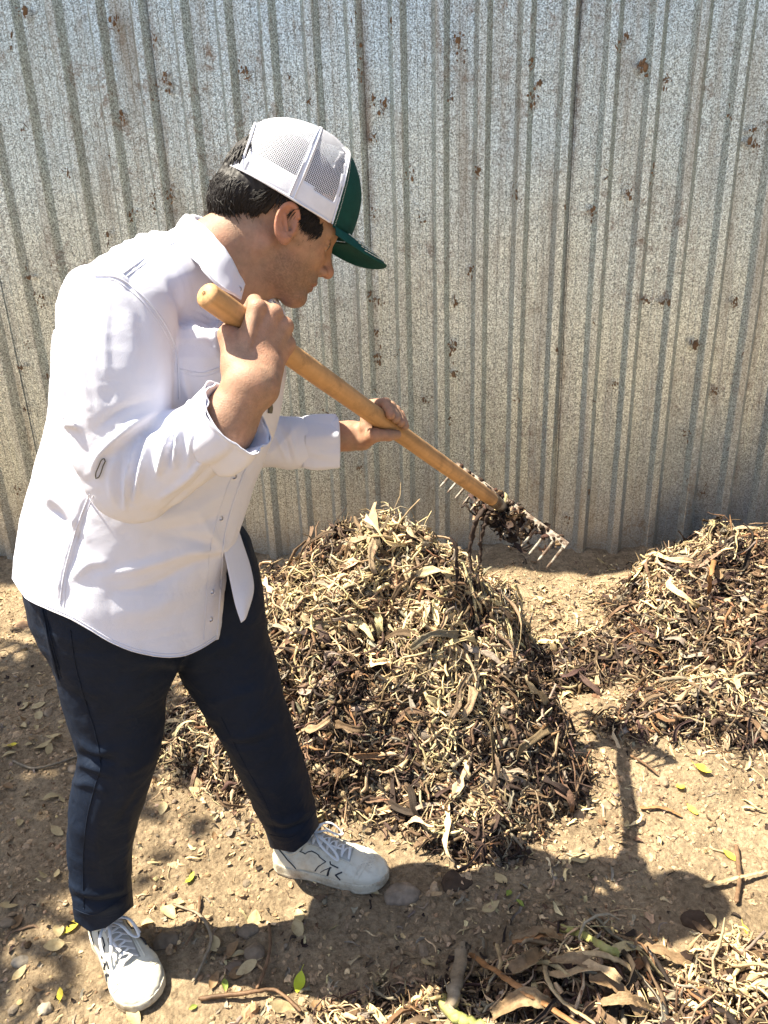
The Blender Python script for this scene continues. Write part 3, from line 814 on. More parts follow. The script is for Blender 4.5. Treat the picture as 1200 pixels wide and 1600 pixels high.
# ---- hair: base shell and locks
def hair_base(q):
    d = ell(q, (-.012, 0, .046), (.102, .081, .089))
    d = smin(d, ell(q, (-.078, 0, -.006), (.036, .060, .036)), .03)
    d = smin(d, ell(q, (.028, 0, .030), (.064, .0715, .054)), .01)
    return d
def hair_sdf(p):
    q = hl(p); d = hair_base(q)
    e = np.abs(q[:, 1])
    # keep hair: back down to the nape, in front of the ear a sideburn, above the ear under the cap
    line = np.interp(q[:, 0], [-.13, -.075, -.045, -.022, -.014, .028, .034, .056, .078, .11], [-.040, -.040, -.036, -.018, .026, .026, -.014, .000, .028, .050])
    d = smax(d, (line-q[:, 2]), .006)
    return d*HS
lo, hi = bb([HO], .19); V, Q = mesher(hair_sdf, lo, hi, .0028)
V = V+normals(V, Q)*(.0016*fbm(V*np.array([260, 260, 120]), 2))[:, None]
hb = (V, Q)
M_hair = mat('black_hair', (.013, .010, .009), rough=.6, spec=.35, var=.4, vscale=400)
locks = []
def shell_point(x, z, side):
    yy = np.linspace(.10, .0, 60); P = np.column_stack([np.full(60, x), side*yy, np.full(60, z)])
    s = hair_base(P)
    k = np.argmax(s < 0) if (s < 0).any() else -1
    return P[k] if k >= 0 else None
for i in range(5200):
    side = -1 if rng.random() < .8 else 1
    x = rng.uniform(-.122, .066); z = rng.uniform(-.035, .014) if x < -.03 else rng.uniform(.0, .032)
    if -.026 < x < .030 and z < .029: continue
    if x > .030 and z < np.interp(x, [.026, .036, .056, .078], [-.002, -.008, .004, .030]): continue
    p0 = shell_point(x, z, side)
    if p0 is None: continue
    nn = nrm(p0-np.array([-.02, 0, .03])); dn = np.array([-.55 if x < -.02 else .15, 0, -1.0])+rng.normal(0, .30, 3)
    dn = nrm(dn-(dn @ nn)*nn); L_ = rng.uniform(.012, .032)
    P = [p0+nn*.001, p0+nn*.0045+dn*L_*.5, p0+nn*rng.uniform(.001, .005)+dn*L_*.8-nn*0.0, p0+nn*rng.uniform(-.001, .004)+dn*L_*1.15+np.array([0, 0, -.002])]
    locks.append(tube_mesh(spline(hw(np.array(P)), 6), np.array([.6, 1, 1, .8, .5, .12])*rng.uniform(.0004, .0009), 4, cap=False))
# crown hair showing through the gap at the back of the cap
for i in range(420):
    y = rng.uniform(-.05, .04); z = rng.uniform(.05, .098)
    p0 = np.array([-.014-.094*math.sqrt(max(0, 1-(y/.083)**2-((z-.046)/.094)**2)), y, z]); nn = nrm(p0-np.array([-.01, 0, .045]))
    dn = nrm(np.array([0, rng.normal(0, .3), -1.0])); L_ = rng.uniform(.015, .028)
    P = [p0, p0+nn*.006+dn*L_*.4, p0+nn*.007+dn*L_*.8, p0+nn*.004+dn*L_*1.2]
    locks.append(tube_mesh(spline(hw(np.array(P)), 5), np.array([.6, 1, 1, .7, .15])*.0014, 4, cap=False))
# eyebrows
for i in range(110):
    t = rng.random(); s = -1 if i % 2 else 1
    p0 = np.array([.0955-.014*t, s*(.016+.034*t), .0265+.004*math.sin(t*3)+rng.normal(0, .0013)])
    P = [p0, p0+np.array([.0005-.003, s*.007, .001])]
    locks.append(tube_mesh(hw(np.array([P[0], (P[0]+P[1])/2+[.001, 0, 0], P[1]])), np.array([.7, .8, .2])*.0009, 4, cap=False))
V, F = join([hb]+locks); mk('hair', V, F, M_hair, man)

# ---- trucker cap
CX, CAX, CAY, CZ0, CH = .006, .121, .097, .030, .137
def cap_pt(u, v, e=0.0):
    """u round the head (0 front), v 0 rim .. 1 top; head units in metres"""
    px = 2.5 if True else 2
    s = np.power(np.clip(1-np.power(v, px), 0, 1), 1/2.1); z = CZ0+CH*np.power(v, .98)
    fr = .5+.5*np.cos(u)
    x = CX+(CAX+e)*np.cos(u)*s*(1+.0*fr)-.012*v; y = (CAY+e)*np.sin(u)*s*(1+.03*np.cos(2*u))
    z = z+e*v+.010*fr*np.sin(v*math.pi*.6)-.008*np.sin(u)**2*(1-v)+.010*fr*(1-v)
    return np.stack([x, y, z], -1)
def cw(P): return HO+(np.asarray(P)*.945) @ HM
nu, nv = 144, 44
u = np.linspace(-math.pi, math.pi, nu, endpoint=False); v = np.linspace(0, 1, nv)**.8
U_, V_ = np.meshgrid(u, v, indexing='ij'); CPt = cap_pt(U_, V_)
CPt[..., :] *= (1+.006*fbm(CPt*28, 2))[..., None]
seamx = lambda P: P[..., 0]-(.076-.20*(P[..., 2]-.04))
F = grid_faces(nu, nv, wrapu=True); ctrs = CPt.reshape(-1, 3)[F].mean(1)
uu = U_.ravel()[F[:, 0]]; vv_ = V_.ravel()[F[:, 0]]
gap = (np.abs(np.abs(uu)-math.pi) < .62) & (vv_ > .13) & (((np.abs(np.abs(uu)-math.pi))/.62)**2+((vv_-.13)/.50)**2 < 1)
front = seamx(ctrs) > 0
band = (ctrs[:, 2] < .062) | (vv_ > .955) | (np.abs(np.abs(uu)-1.62) < .045) | (np.abs(seamx(ctrs)) < .006)
V0 = cw(CPt.reshape(-1, 3)); uvc = np.stack([U_.ravel()*.115, V_.ravel()*.16], -1)
M_capw = mat('white_cap_cloth', (.70, .71, .77), .85, .2, bump=.0008, bscale=700, var=.05, vscale=60)
M_green = mat('green_cap_cloth', (.005, .052, .044), .8, .2, bump=.0007, bscale=800, var=.15, vscale=80)
m = bpy.data.materials.new('white_cap_mesh'); m.use_nodes = True; nt = m.node_tree; b = nt.nodes['Principled BSDF']; L = nt.links
b.inputs['Base Color'].default_value = (.68, .69, .76, 1); b.inputs['Roughness'].default_value = .7
uvn = node(nt, 'ShaderNodeUVMap'); mpn = node(nt, 'ShaderNodeMapping'); mpn.inputs['Scale'].default_value = (330, 330, 330); L.new(uvn.outputs[0], mpn.inputs[0])
vo = node(nt, 'ShaderNodeTexVoronoi', voronoi_dimensions='2D', i_Scale=1.0, i_Randomness=.06); L.new(mpn.outputs[0], vo.inputs['Vector'])
gt = node(nt, 'ShaderNodeMath', operation='LESS_THAN', i_1=.41); L.new(vo.outputs[0], gt.inputs[0])
tr = node(nt, 'ShaderNodeBsdfTransparent'); ms = node(nt, 'ShaderNodeMixShader'); L.new(gt.outputs[0], ms.inputs[0]); L.new(b.outputs[0], ms.inputs[1]); L.new(tr.outputs[0], ms.inputs[2])
L.new(ms.outputs[0], nt.nodes['Material Output'].inputs[0]); M_mesh = m
def sub(F, V, uv=None):
    used = np.unique(F); mp_ = np.full(len(V), -1); mp_[used] = np.arange(len(used))
    return V[used], mp_[F], (uv[used] if uv is not None else None)
a_, f_, _ = sub(F[front & ~gap], V0); capo = mk('cap', a_, f_, M_green, man, solid=.0016)
a_, f_, uv_ = sub(F[~front & ~band & ~gap], V0, uvc); mk('mesh_panel', a_, f_, M_mesh, capo, uv=uv_)
a_, f_, _ = sub(F[~front & band & ~gap], V0); mk('cap_band', a_, f_, M_capw, capo, solid=.0022)
# strap over the gap
us = np.linspace(math.pi-.75, math.pi+.75, 24); vs_ = np.linspace(.0, .13, 5); UU, VV = np.meshgrid(us, vs_, indexing='ij')
P = cap_pt(UU, VV, .0015); mk('strap', cw(P.reshape(-1, 3)), grid_faces(24, 5), M_capw, capo, solid=.002)
# bindings round gap, rim and the green seam
def cap_tube(us, vs_, r, e=.0012, n=60):
    return tube_mesh(cw(cap_pt(np.asarray(us), np.asarray(vs_), e)), r, 6)
th = np.linspace(0, math.pi, 50)
bt = [cap_tube(math.pi+.62*np.cos(th), .13+.50*np.sin(th), .0022)]
bt.append(cap_tube(np.linspace(1.0, 2*math.pi-1.0, 90), np.full(90, .004), .0018))
for s in (-1, 1):
    bt.append(cap_tube(np.full(40, s*1.62)-.02*s, np.linspace(0, .97, 40), .0011))
    bt.append(cap_tube(np.full(40, s*1.62)+.05*s, np.linspace(0, .97, 40), .0011))
    vv = np.linspace(.0, .97, 60); su = []
    for q in vv:
        us_ = np.linspace(0, math.pi, 400); su.append(us_[np.argmax(seamx(cap_pt(us_, np.full(400, q))) < 0)])
    bt.append(cap_tube(s*np.array(su), vv, .0013))
V, F = join(bt); mk('piping', V, F, M_capw, capo)
M_thread = mat('cream_thread', (.62, .66, .60), .8, .2)
# stitching beside the seam, button on top
st = []
for k in range(0, 54):
    q0, q1 = k/56, (k+.55)/56
    i0 = min(int(q0*60), 58)
    for s in (-1,):
        a0 = s*(su[i0]-.05); st.append(tube_mesh(cw(cap_pt(np.array([a0, a0]), np.array([q0, q1]), .002)), .0005, 4))
bn, bf = tube_mesh(cw(np.array([[-.012, 0, CZ0+CH+.001], [-.012, 0, CZ0+CH+.005], [-.012, 0, CZ0+CH+.0065]])), np.array([.008, .007, .002]), 14)
mk('cap_button', bn, bf, M_green, capo)
V, F = join(st); mk('seam_stitching', V, F, M_thread, capo); st = []
# brim
nb, mb = 44, 22
ph = np.linspace(-.92, .92, nb); tt = np.linspace(0, 1, mb)
PH, TT = np.meshgrid(ph, tt, indexing='ij')
inner = cap_pt(PH, np.zeros_like(PH)+.0, .001)
ext = .080*np.clip(1-(np.abs(PH)/.925)**4.0, 0, 1)**.5
B_ = inner.copy(); B_[..., 0] += ext*TT*np.cos(PH*.35); B_[..., 1] += ext*TT*np.sin(PH*.35)*.5
B_[..., 2] += -.003*TT*ext/.088+(-2.0*B_[..., 1]**2)*TT*.9+.004*np.sin(TT*math.pi)
brim_pts = B_
M_brim = M_green
br = mk('brim', cw(B_.reshape(-1, 3)), grid_faces(nb, mb)[:, ::-1], M_brim, capo, solid=.0035)
def brim_at(i, t, e=.0012):
    k = t*(mb-1); k0 = int(min(k, mb-2)); f = k-k0
    return B_[i, k0]*(1-f)+B_[i, k0+1]*f+np.array([0, 0, e])
for row in (.28, .40, .52, .64, .76, .90):
    i = 4
    while i < nb-5:
        st.append(tube_mesh(cw(np.array([brim_at(i, row), brim_at(i, row)*.3+brim_at(i+1, row)*.7])), .0008, 5)); i += 1
V, F = join(st); mk('brim_stitching', V, F, M_thread, capo)
# ================================================================== CLOTHES
from mathutils.bvhtree import BVHTree
def bvh_of(V, T): return BVHTree.FromPolygons([tuple(v) for v in V], [tuple(int(i) for i in t) for t in T])
def on_surf(bv, pts, n=None, lift=.001):
    """the photo-side surface under each of the given outline points, as a 3D path"""
    n = n or 12*len(pts); q = spline(np.array(pts, float), n); out = []
    for x, y in q:
        dr = nrm(CF+CR*((x-600)/FPX)-CU*((y-800)/FPX)); h = bv.ray_cast(Vector(CP), Vector(dr))
        if h[0] is not None:
            nn = np.array(h[1]); nn = nn if nn @ dr < 0 else -nn
            out.append(np.array(h[0])+nn*lift)
    return np.array(out)
def seam(bv, pts, r=.0009, lift=.0004, k=5, n=None, flat=1.0):
    P = on_surf(bv, pts, n, lift)
    if len(P) < 3: return None
    P[1:-1] = (P[:-2]+2*P[1:-1]+P[2:])/4
    return tube_mesh(P, r, k, flat=flat)
CRw = CR
# ---- shirt
TOR = [(199, 1010, 1.425, 146, .165), (196, 960, 1.42, 152, .168), (193, 900, 1.405, 158, .170), (199, 850, 1.39, 157, .168), (221, 780, 1.365, 160, .165),
       (245, 700, 1.34, 163, .162), (263, 620, 1.315, 172, .165), (272, 540, 1.29, 176, .170), (270, 490, 1.275, 160, .140), (274, 464, 1.265, 122, .098),
       (292, 432, 1.255, 90, .075), (310, 412, 1.25, 60, .055)]
TP = [W(a, b, c) for a, b, c, d, e in TOR]; TA = [d*c/FPX for a, b, c, d, e in TOR]; TB = [e for a, b, c, d, e in TOR]
SL_R = [(190, 500, 1.125, .082, .080), (182, 560, 1.115, .081, .076), (188, 640, 1.12, .075, .070), (196, 720, 1.145, .068, .066), (212, 752, 1.16, .064, .064)]
SL_R2 = [(205, 748, 1.16, .063), (245, 730, 1.135, .060), (290, 700, 1.11, .054), (330, 680, 1.095, .051), (352, 668, 1.085, .050)]
SL_L = [(300, 480, 1.42, .075), (360, 600, 1.45, .065), (402, 688, 1.455, .050), (450, 690, 1.47, .047), (500, 690, 1.485, .044)]
def shirt_sdf(p):
    d = etube(p, TP, TA, TB, CRw, n=34)
    d = smin(d, rc(p, W(172, 492, 1.24), W(285, 422, 1.24), .078, .050), .02)
    d = smin(d, rc(p, W(200, 482, 1.14), W(290, 430, 1.22), .060, .045), .02)
    d = smin(d, rc(p, W(300, 510, 1.39), W(310, 430, 1.28), .065, .045), .02)
    s = etube(p, [W(a, b, c) for a, b, c, d_, e in SL_R], [d_ for *_, d_, e in SL_R], [e for *_, e in SL_R], CRw, n=16)
    P = [W(a, b, c) for a, b, c, r_ in SL_R2]
    for i in range(4): s = smin(s, rc(p, P[i], P[i+1], SL_R2[i][3], SL_R2[i+1][3]), .012)
    d = smin(d, s, .011)
    P = [W(a, b, c) for a, b, c, r_ in SL_L]; s2 = None
    for i in range(4):
        q = rc(p, P[i], P[i+1], SL_L[i][3], SL_L[i+1][3]); s2 = q if s2 is None else smin(s2, q, .015)
    return smin(d, s2, .012)
lo, hi = bb([W(23, 960, 1.42), W(200, 1010, 1.2), W(200, 1010, 1.62), W(100, 480, 1.05), W(300, 380, 1.5), W(530, 690, 1.50), W(352, 668, 1.0), W(200, 800, 1.05)], .05)
V, Q = mesher(shirt_sdf, lo, hi, .0035, project=2)
N = normals(V, Q)
FOLD = [
 # upper arm, long soft folds from the armhole
 ([(124, 455), (126, 540), (140, 650)], 10, .006), ([(148, 446), (146, 540), (156, 640)], 9, .004), ([(168, 440), (163, 520), (166, 600)], 8, .0035),
  ([(205, 450), (225, 520), (235, 600)], 12, -.003),
 ([(252, 640), (205, 664), (160, 705), (146, 735)], 7, .009), ([(262, 655), (215, 682), (175, 715)], 7, -.006),
 ([(240, 625), (190, 640), (150, 672)], 6, -.004),
 # forearm folds running across the sleeve
 ([(284, 655), (276, 690), (272, 730)], 5, .010), ([(268, 660), (256, 705), (246, 745)], 5, .009), ([(276, 660), (266, 700), (260, 735)], 4, -.005),
 ([(236, 680), (222, 730), (210, 780)], 5, .008), ([(214, 690), (200, 745), (196, 795)], 4, .007), ([(330, 700), (300, 740), (250, 780)], 5, .006), ([(345, 712), (310, 752), (255, 800)], 4, -.005), ([(225, 690), (212, 735), (204, 785)], 4, -.005),
 ([(180, 712), (172, 750), (178, 785)], 6, .005), ([(300, 650), (298, 690), (292, 735)], 5, .005), ([(190, 705), (186, 745), (188, 790)], 4, -.004),
 ([(320, 645), (316, 690), (318, 722)], 4, .004),
 # chest and flank
 ([(286, 470), (310, 520), (345, 556)], 9, .004), ([(300, 440), (330, 500), (360, 530)], 8, -.003), ([(283, 560), (288, 600), (300, 640)], 6, .005),
 ([(100, 560), (104, 640), (122, 668)], 6, .006), ([(92, 640), (104, 690), (132, 742)], 8, .007), ([(88, 670), (98, 722), (120, 770)], 7, -.006), ([(100, 668), (116, 662), (124, 668)], 5, .005),
 ([(84, 700), (88, 760), (70, 800)], 8, .006), ([(130, 770), (112, 830), (96, 900), (88, 940)], 5, .004), ([(140, 775), (124, 836), (106, 900)], 5, -.004),
 ([(352, 860), (300, 862), (230, 884), (160, 900)], 9, .007), ([(350, 868), (300, 885), (240, 915), (180, 925)], 8, -.005), ([(350, 862), (330, 835), (312, 800)], 8, .004),
 ([(345, 862), (300, 842), (240, 838)], 10, -.005), ([(62, 790), (92, 806), (120, 850)], 8, -.006), ([(70, 770), (100, 790), (135, 840)], 8, .006), ([(50, 840), (80, 870), (95, 925)], 8, .005),
 ([(45, 880), (70, 905), (85, 935)], 6, -.004), ([(210, 815), (290, 800), (370, 760)], 10, .004), ([(240, 830), (300, 822), (360, 800)], 8, -.004),
 ([(110, 905), (140, 880), (170, 880)], 8, .005), ([(170, 960), (240, 950), (320, 900)], 16, .005), ([(400, 620), (392, 680), (372, 740)], 6, .004), ([(410, 610), (404, 680), (384, 740)], 4, -.003),
 ([(345, 470), (335, 520), (342, 560)], 6, .003), ([(240, 400), (210, 430), (200, 460)], 10, -.003),
 # left sleeve
 ([(420, 668), (440, 700), (448, 718)], 4, .004), ([(448, 655), (456, 690), (462, 720)], 4, .004), ([(434, 662), (448, 695), (455, 720)], 3, -.003), ([(470, 660), (430, 700), (410, 708)], 5, .003),
 # yoke edge: the back panel stands proud
 ([(104, 440), (130, 424), (168, 425), (196, 436)], 4, .006), ([(108, 452), (132, 434), (165, 434)], 4, -.006),
]
V = folds(V, N, FOLD)
V += N*(.0032*fbm(V*np.array([11, 11, 5]), 3)+.0009*fbm(V*30+3, 2))[:, None]
T_ = tri(Q)
x_, y_, d_ = proj(V)
# curved hem, longest at the side, and open cuffs
hx = [-40, 20, 40, 75, 110, 140, 170, 205, 240, 265, 290, 315, 337, 420]; hy = [890, 905, 935, 953, 968, 985, 1003, 1018, 1026, 1028, 1025, 1014, 1000, 985]
near = np.clip((1.47-d_)/.06, 0, 1)
yy = np.interp(x_, hx, hy)-(1-near)*70
g = (y_-yy)/FPX*1.35
g = np.where(x_ > 360, -1, g); g = np.where((y_ < 800), -1, g)
ax = nrm(W(352, 668, 1.085)-W(330, 680, 1.095)); g2 = ((V-W(348, 671, 1.087)) @ ax)
g2 = np.where((np.linalg.norm(V-W(352, 668, 1.085), axis=1) < .095) & (d_ < 1.16), g2, -1)
ax = nrm(W(500, 690, 1.485)-W(450, 690, 1.47)); g3 = np.where(x_ > 440, (V-W(497, 690, 1.484)) @ ax, -1)
g = np.maximum(np.maximum(g, g2), g3)
V, T_ = clip(V, T_, g)
M_shirt = mat('white_shirt_cotton', (.67, .68, .77), .85, .15, bump=.0007, bscale=900, var=.025, vscale=8, trans=.05, crease=(11.0, .003, 1.6))
shirt = mk('shirt', V, T_, M_shirt, man, solid=.0016)
bvs = bvh_of(V, T_)
sm = []
def S_(*pts, r=.0009, lift=.0004, fl=1.0):
    s_ = seam(bvs, pts, r, lift, flat=fl)
    if s_: sm.append(s_)
S_((148, 430), (170, 431), (188, 436), (224, 464), (256, 504), (274, 544), (279, 580), (280, 624), r=.0016)
S_((152, 436), (170, 437), (186, 442), (220, 469), (251, 508), (269, 546), (274, 582), r=.0007)
S_((276, 378), (235, 398), (192, 428), r=.0014); S_((280, 383), (240, 403), (198, 432), r=.0006)
S_((280, 576), (300, 581), (320, 582), (352, 570), r=.0013); S_((281, 582), (300, 587), (322, 588), (350, 577), r=.0006)
S_((140, 772), (120, 824), (100, 896), (94, 944), r=.0011); S_((146, 774), (126, 826), (106, 897), (100, 948), r=.0006)
S_((92, 645), (104, 655), (118, 662), r=.0011)
S_((388, 720), (372, 762), (354, 820), (346, 872), r=.0015, lift=.001)
S_((372, 722), (352, 770), (334, 830), (326, 880), (318, 1000), r=.0007)
off = 6
S_(*[(a, b-off) for a, b in zip(hx[1:-1], hy[1:-1])], r=.0007); S_(*[(a, b-1.5) for a, b in zip(hx[1:-1], hy[1:-1])], r=.0011)
S_((339, 998), (343, 940), (348, 870), r=.0013)
V2, F2 = join(sm); mk('seam', V2, F2, M_shirt, shirt)
# small sleeve loop and buttons
lp = on_surf(bvs, [(151, 744), (151, 736), (157, 718), (162, 715), (164, 720), (157, 742), (151, 746)], 30, .003)
M_metal = mat('grey_metal_loop', (.10, .10, .09), .4, .5, metal=.6)
mk('sleeve_loop', *tube_mesh(lp, .0009, 6), M_metal, shirt)
def disc(c, nn, r, h):
    nn = nrm(nn); return tube_mesh(np.array([c-nn*h, c+nn*h*.6, c+nn*h]), np.array([r, r, r*.8]), 16, ref=(0.3, 1, .2))
M_button = mat('white_button', (.72, .70, .72), .35, .5)
bt = []
for x, y in ((331, 925), (329, 968), (366, 745), (345, 810)):
    P = on_surf(bvs, [(x, y), (x+1, y), (x+2, y)], 3, .0008)
    if len(P): bt.append(disc(P[0], -CF+CU*.2, .0050, .0011))
# ---- collar
def rows_loft(rows, n):
    S = [spline(np.array([W(*q) for q in r]), n) for r in rows]
    V = np.stack(S, 1); return V
top = [(292, 336, 1.262), (312, 350, 1.205), (340, 380, 1.168), (364, 412, 1.170), (382, 444, 1.195)]
inn = [(300, 352, 1.262), (318, 366, 1.212), (342, 394, 1.180), (364, 424, 1.182), (380, 452, 1.205)]
mid = [(279, 350, 1.265), (300, 370, 1.190), (328, 402, 1.150), (354, 433, 1.155), (380, 452, 1.186)]
bot = [(271, 368, 1.262), (292, 392, 1.178), (318, 424, 1.136), (346, 452, 1.138), (376, 468, 1.176)]
tf = [(292, 336, 1.262), (322, 340, 1.325), (368, 372, 1.350), (408, 425, 1.330), (428, 468, 1.29)]
mf = [(279, 350, 1.268), (318, 350, 1.350), (372, 380, 1.380), (416, 430, 1.360), (438, 478, 1.31)]
bf_ = [(271, 368, 1.272), (318, 372, 1.365), (370, 400, 1.395), (412, 452, 1.37), (446, 492, 1.315)]
pf = [(300, 352, 1.262), (326, 352, 1.315), (368, 384, 1.335), (402, 436, 1.318), (420, 474, 1.28)]
n = 40
cV, cF = [], []
for rws in ((inn, top, mid, bot), (pf, tf, mf, bf_)):
    A = rows_loft(rws, n); R_ = np.stack([spline(A[i], 14) for i in range(n)], 0)
    R_ = R_+.0012*fbm(R_*40, 2)[..., None]
    cV.append((R_.reshape(-1, 3), grid_faces(n, 14)))
V2, F2 = join(cV); mk('collar', V2, F2, M_shirt, shirt, solid=.0022)
bt.append(disc(W(374, 452, 1.176), -CF, .0052, .0012))
for v_, f_ in bt: mk('button', v_, f_, M_button, shirt)
# collar stitching
cs_ = tube_mesh(spline(np.array([W(a, b-5, c-.003) for a, b, c in bot]), 40), .0007, 5); mk('collar_stitching', *cs_, M_shirt, shirt)
# ---- rolled cuffs
def cuff(axis, radii, nseg, seed, sqz=1.0, amp=.0035):
    ax_ = spline(np.array([W(*a) for a in axis]), nseg); r = np.interp(np.linspace(0, 1, nseg), np.linspace(0, 1, len(radii)), radii)
    T = np.gradient(ax_, axis=0); T /= np.linalg.norm(T, axis=1)[:, None]
    Nn = CU-(T @ CU)[:, None]*T; Nn /= np.linalg.norm(Nn, axis=1)[:, None]; B = np.cross(T, Nn)
    k = 72; a = np.linspace(0, 2*math.pi, k, endpoint=False)
    q = np.stack([np.cos(a)*2.2, np.sin(a)*2.2, 0*a+seed], -1)
    V = []
    for i in range(nseg):
        w_ = amp*(fbm(q+np.array([0, 0, i*.05]), 3)+.5*np.sin(5*a+seed+i*.12))
        rr = r[i]+w_
        V.append(ax_[i]+(np.cos(a)*rr)[:, None]*Nn[i]+(np.sin(a)*rr*sqz)[:, None]*B[i])
    return np.array(V).reshape(-1, 3), grid_faces(nseg, k, wrapv=True)
V2, F2 = cuff([(318, 690, 1.098), (340, 676, 1.09), (362, 660, 1.08), (371, 652, 1.074)], [.047, .056, .0575, .056, .057], 16, 3.1, .95, .0055)
V3, F3_ = cuff([(371, 652, 1.074), (362, 660, 1.08), (345, 673, 1.088)], [.0560, .049, .040], 8, 3.1, .95)
V2, F2 = join([(V2, F2), (V3, F3_)])
mk('rolled_cuff', V2, F2, M_shirt, shirt, solid=.002)
# the loose corner hanging from the right cuff
fl = []
for rws in ([[(352, 702, 1.045), (375, 698, 1.05), (398, 700, 1.07)], [(350, 722, 1.05), (376, 716, 1.052), (392, 716, 1.07)], [(360, 732, 1.06), (370, 736, 1.06), (378, 742, 1.07)]],):
    A = np.stack([spline(np.array([W(*q) for q in r]), 12) for r in rws], 1); R_ = np.stack([spline(A[i], 8) for i in range(12)], 0); fl.append((R_.reshape(-1, 3), grid_faces(12, 8)))
V2, F2 = join(fl); 0 and mk('cuff_tab', V2, F2, M_shirt, shirt, solid=.002)
V2, F2 = cuff([(472, 690, 1.477), (500, 691, 1.484), (526, 690, 1.490)], [.0465, .0510, .0500, .0475], 12, 6.4, .95, .0055)
V3, F3_ = cuff([(526, 690, 1.490), (518, 690, 1.488), (500, 690, 1.484)], [.0495, .044, .036], 8, 6.4, .95, .003)
V2, F2 = join([(V2, F2), (V3, F3_)]); mk('rolled_cuff', V2, F2, M_shirt, shirt, solid=.002)
# ---- the left front tail swinging free, with its turned edge
rws = [[(345, 842, 1.335), (351, 862, 1.335), (360, 905, 1.34), (368, 945, 1.345), (377, 973, 1.35)],
       [(362, 835, 1.36), (368, 862, 1.365), (376, 905, 1.365), (384, 935, 1.36), (383, 968, 1.355)],
       [(372, 825, 1.41), (384, 862, 1.415), (393, 895, 1.41), (396, 925, 1.40), (386, 962, 1.375)],
       [(350, 820, 1.46), (380, 862, 1.47), (392, 900, 1.46), (395, 925, 1.44), (388, 955, 1.40)]]
A = np.stack([spline(np.array([W(*q) for q in r]), 22) for r in rws], 1); R_ = np.stack([spline(A[i], 16) for i in range(22)], 0)
mk('shirt_tail', R_.reshape(-1, 3), grid_faces(22, 16), M_shirt, shirt, solid=.0018)
cp_ = on_surf(bvs, [(419, 630), (420, 636), (419, 644)], 8, .004)
if len(cp_) > 3: mk('clip', *tube_mesh(cp_, .004, 8, flat=.5), M_metal, shirt)
# ---- placket strip down the front edge
rws = [[(430, 560, 1.20), (436, 620, 1.24), (415, 690, 1.27), (392, 750, 1.29), (366, 810, 1.31), (350, 862, 1.33)],
       [(448, 560, 1.235), (452, 610, 1.265), (432, 690, 1.30), (408, 750, 1.32), (384, 805, 1.34), (360, 855, 1.355)]]

# ---- trousers
LR = [(172, 900, 1.40, .150, .135), (172, 950, 1.405, .142, .130), (182, 1015, 1.43, .120, .110), (180, 1080, 1.46, .0985, .095), (186, 1140, 1.485, .0850, .086), (184, 1190, 1.505, .0745, .078),
      (171, 1240, 1.535, .0725, .073), (158, 1300, 1.575, .0650, .067), (157, 1365, 1.612, .0625, .064), (164, 1425, 1.645, .0600, .062), (170, 1480, 1.68, .058, .060)]
LL = [(300, 880, 1.50, .120, .120), (322, 940, 1.52, .115, .110), (343, 1000, 1.55, .100, .100), (367, 1060, 1.58, .0900, .092), (393, 1120, 1.615, .0785, .082), (417, 1180, 1.67, .0725, .075),
      (440, 1240, 1.735, .0675, .068), (457, 1295, 1.80, .0615, .062), (466, 1345, 1.86, .060, .060)]
def pants_sdf(p):
    f = lambda Lg, n: etube(p, [W(a, b, c) for a, b, c, d, e in Lg], [q[3] for q in Lg], [q[4] for q in Lg], CRw, n=n)
    return smin(f(LR, 30), f(LL, 26), .022)
lo, hi = bb([W(40, 860, 1.4), W(110, 1485, 1.65), W(500, 1350, 1.86), W(400, 900, 1.6), W(170, 1000, 1.3), W(466, 1345, 1.80)], .05)
V, Q = mesher(pants_sdf, lo, hi, .0046, project=2); N = normals(V, Q)
PF = [([(60, 950), (78, 1000), (92, 1060)], 4, .004), ([(72, 960), (84, 1010), (96, 1060)], 3, -.004), ([(100, 1050), (130, 1075), (160, 1090)], 7, .004), ([(105, 1080), (130, 1100), (150, 1130)], 7, -.004),
      ([(122, 1160), (150, 1175), (175, 1172)], 6, .006), ([(118, 1195), (145, 1200), (175, 1215)], 6, .006), ([(120, 1180), (150, 1188), (180, 1192)], 5, -.006), ([(112, 1222), (140, 1226), (170, 1240)], 6, .005),
      ([(240, 1180), (215, 1200), (190, 1210)], 6, .004), ([(110, 1385), (150, 1398), (204, 1385)], 5, .006), ([(112, 1400), (150, 1412), (206, 1398)], 4, -.006), ([(120, 1425), (150, 1425), (205, 1408)], 5, .004),
      ([(230, 1215), (205, 1260), (190, 1290)], 8, -.004), ([(208, 1260), (195, 1330), (200, 1380)], 6, .004), ([(160, 1240), (150, 1310), (160, 1370)], 9, .004),
      ([(290, 1042), (240, 1032), (190, 1040)], 9, .005), ([(292, 1045), (250, 1052), (220, 1070)], 8, -.005), ([(292, 1046), (330, 1020), (370, 1000)], 9, .005), ([(330, 1100), (360, 1090), (420, 1075)], 8, .004),
      ([(352, 1150), (385, 1150), (440, 1130)], 7, .004), ([(358, 1162), (390, 1165), (440, 1150)], 6, -.004), ([(420, 1275), (450, 1285), (494, 1262)], 5, .005), ([(422, 1290), (450, 1298), (494, 1276)], 4, -.005),
      ([(385, 1215), (410, 1250), (430, 1275)], 5, .003), ([(345, 960), (360, 1020), (400, 1060)], 9, .004)]
V = folds(V, N, PF); V += N*(.003*fbm(V*13, 3)+.0009*fbm(V*45, 2))[:, None]
T_ = tri(Q)
gA = (V-W(164, 1424, 1.645)) @ nrm(W(170, 1480, 1.68)-W(157, 1365, 1.612)+CU*0.0)
x_, y_, d_ = proj(V)
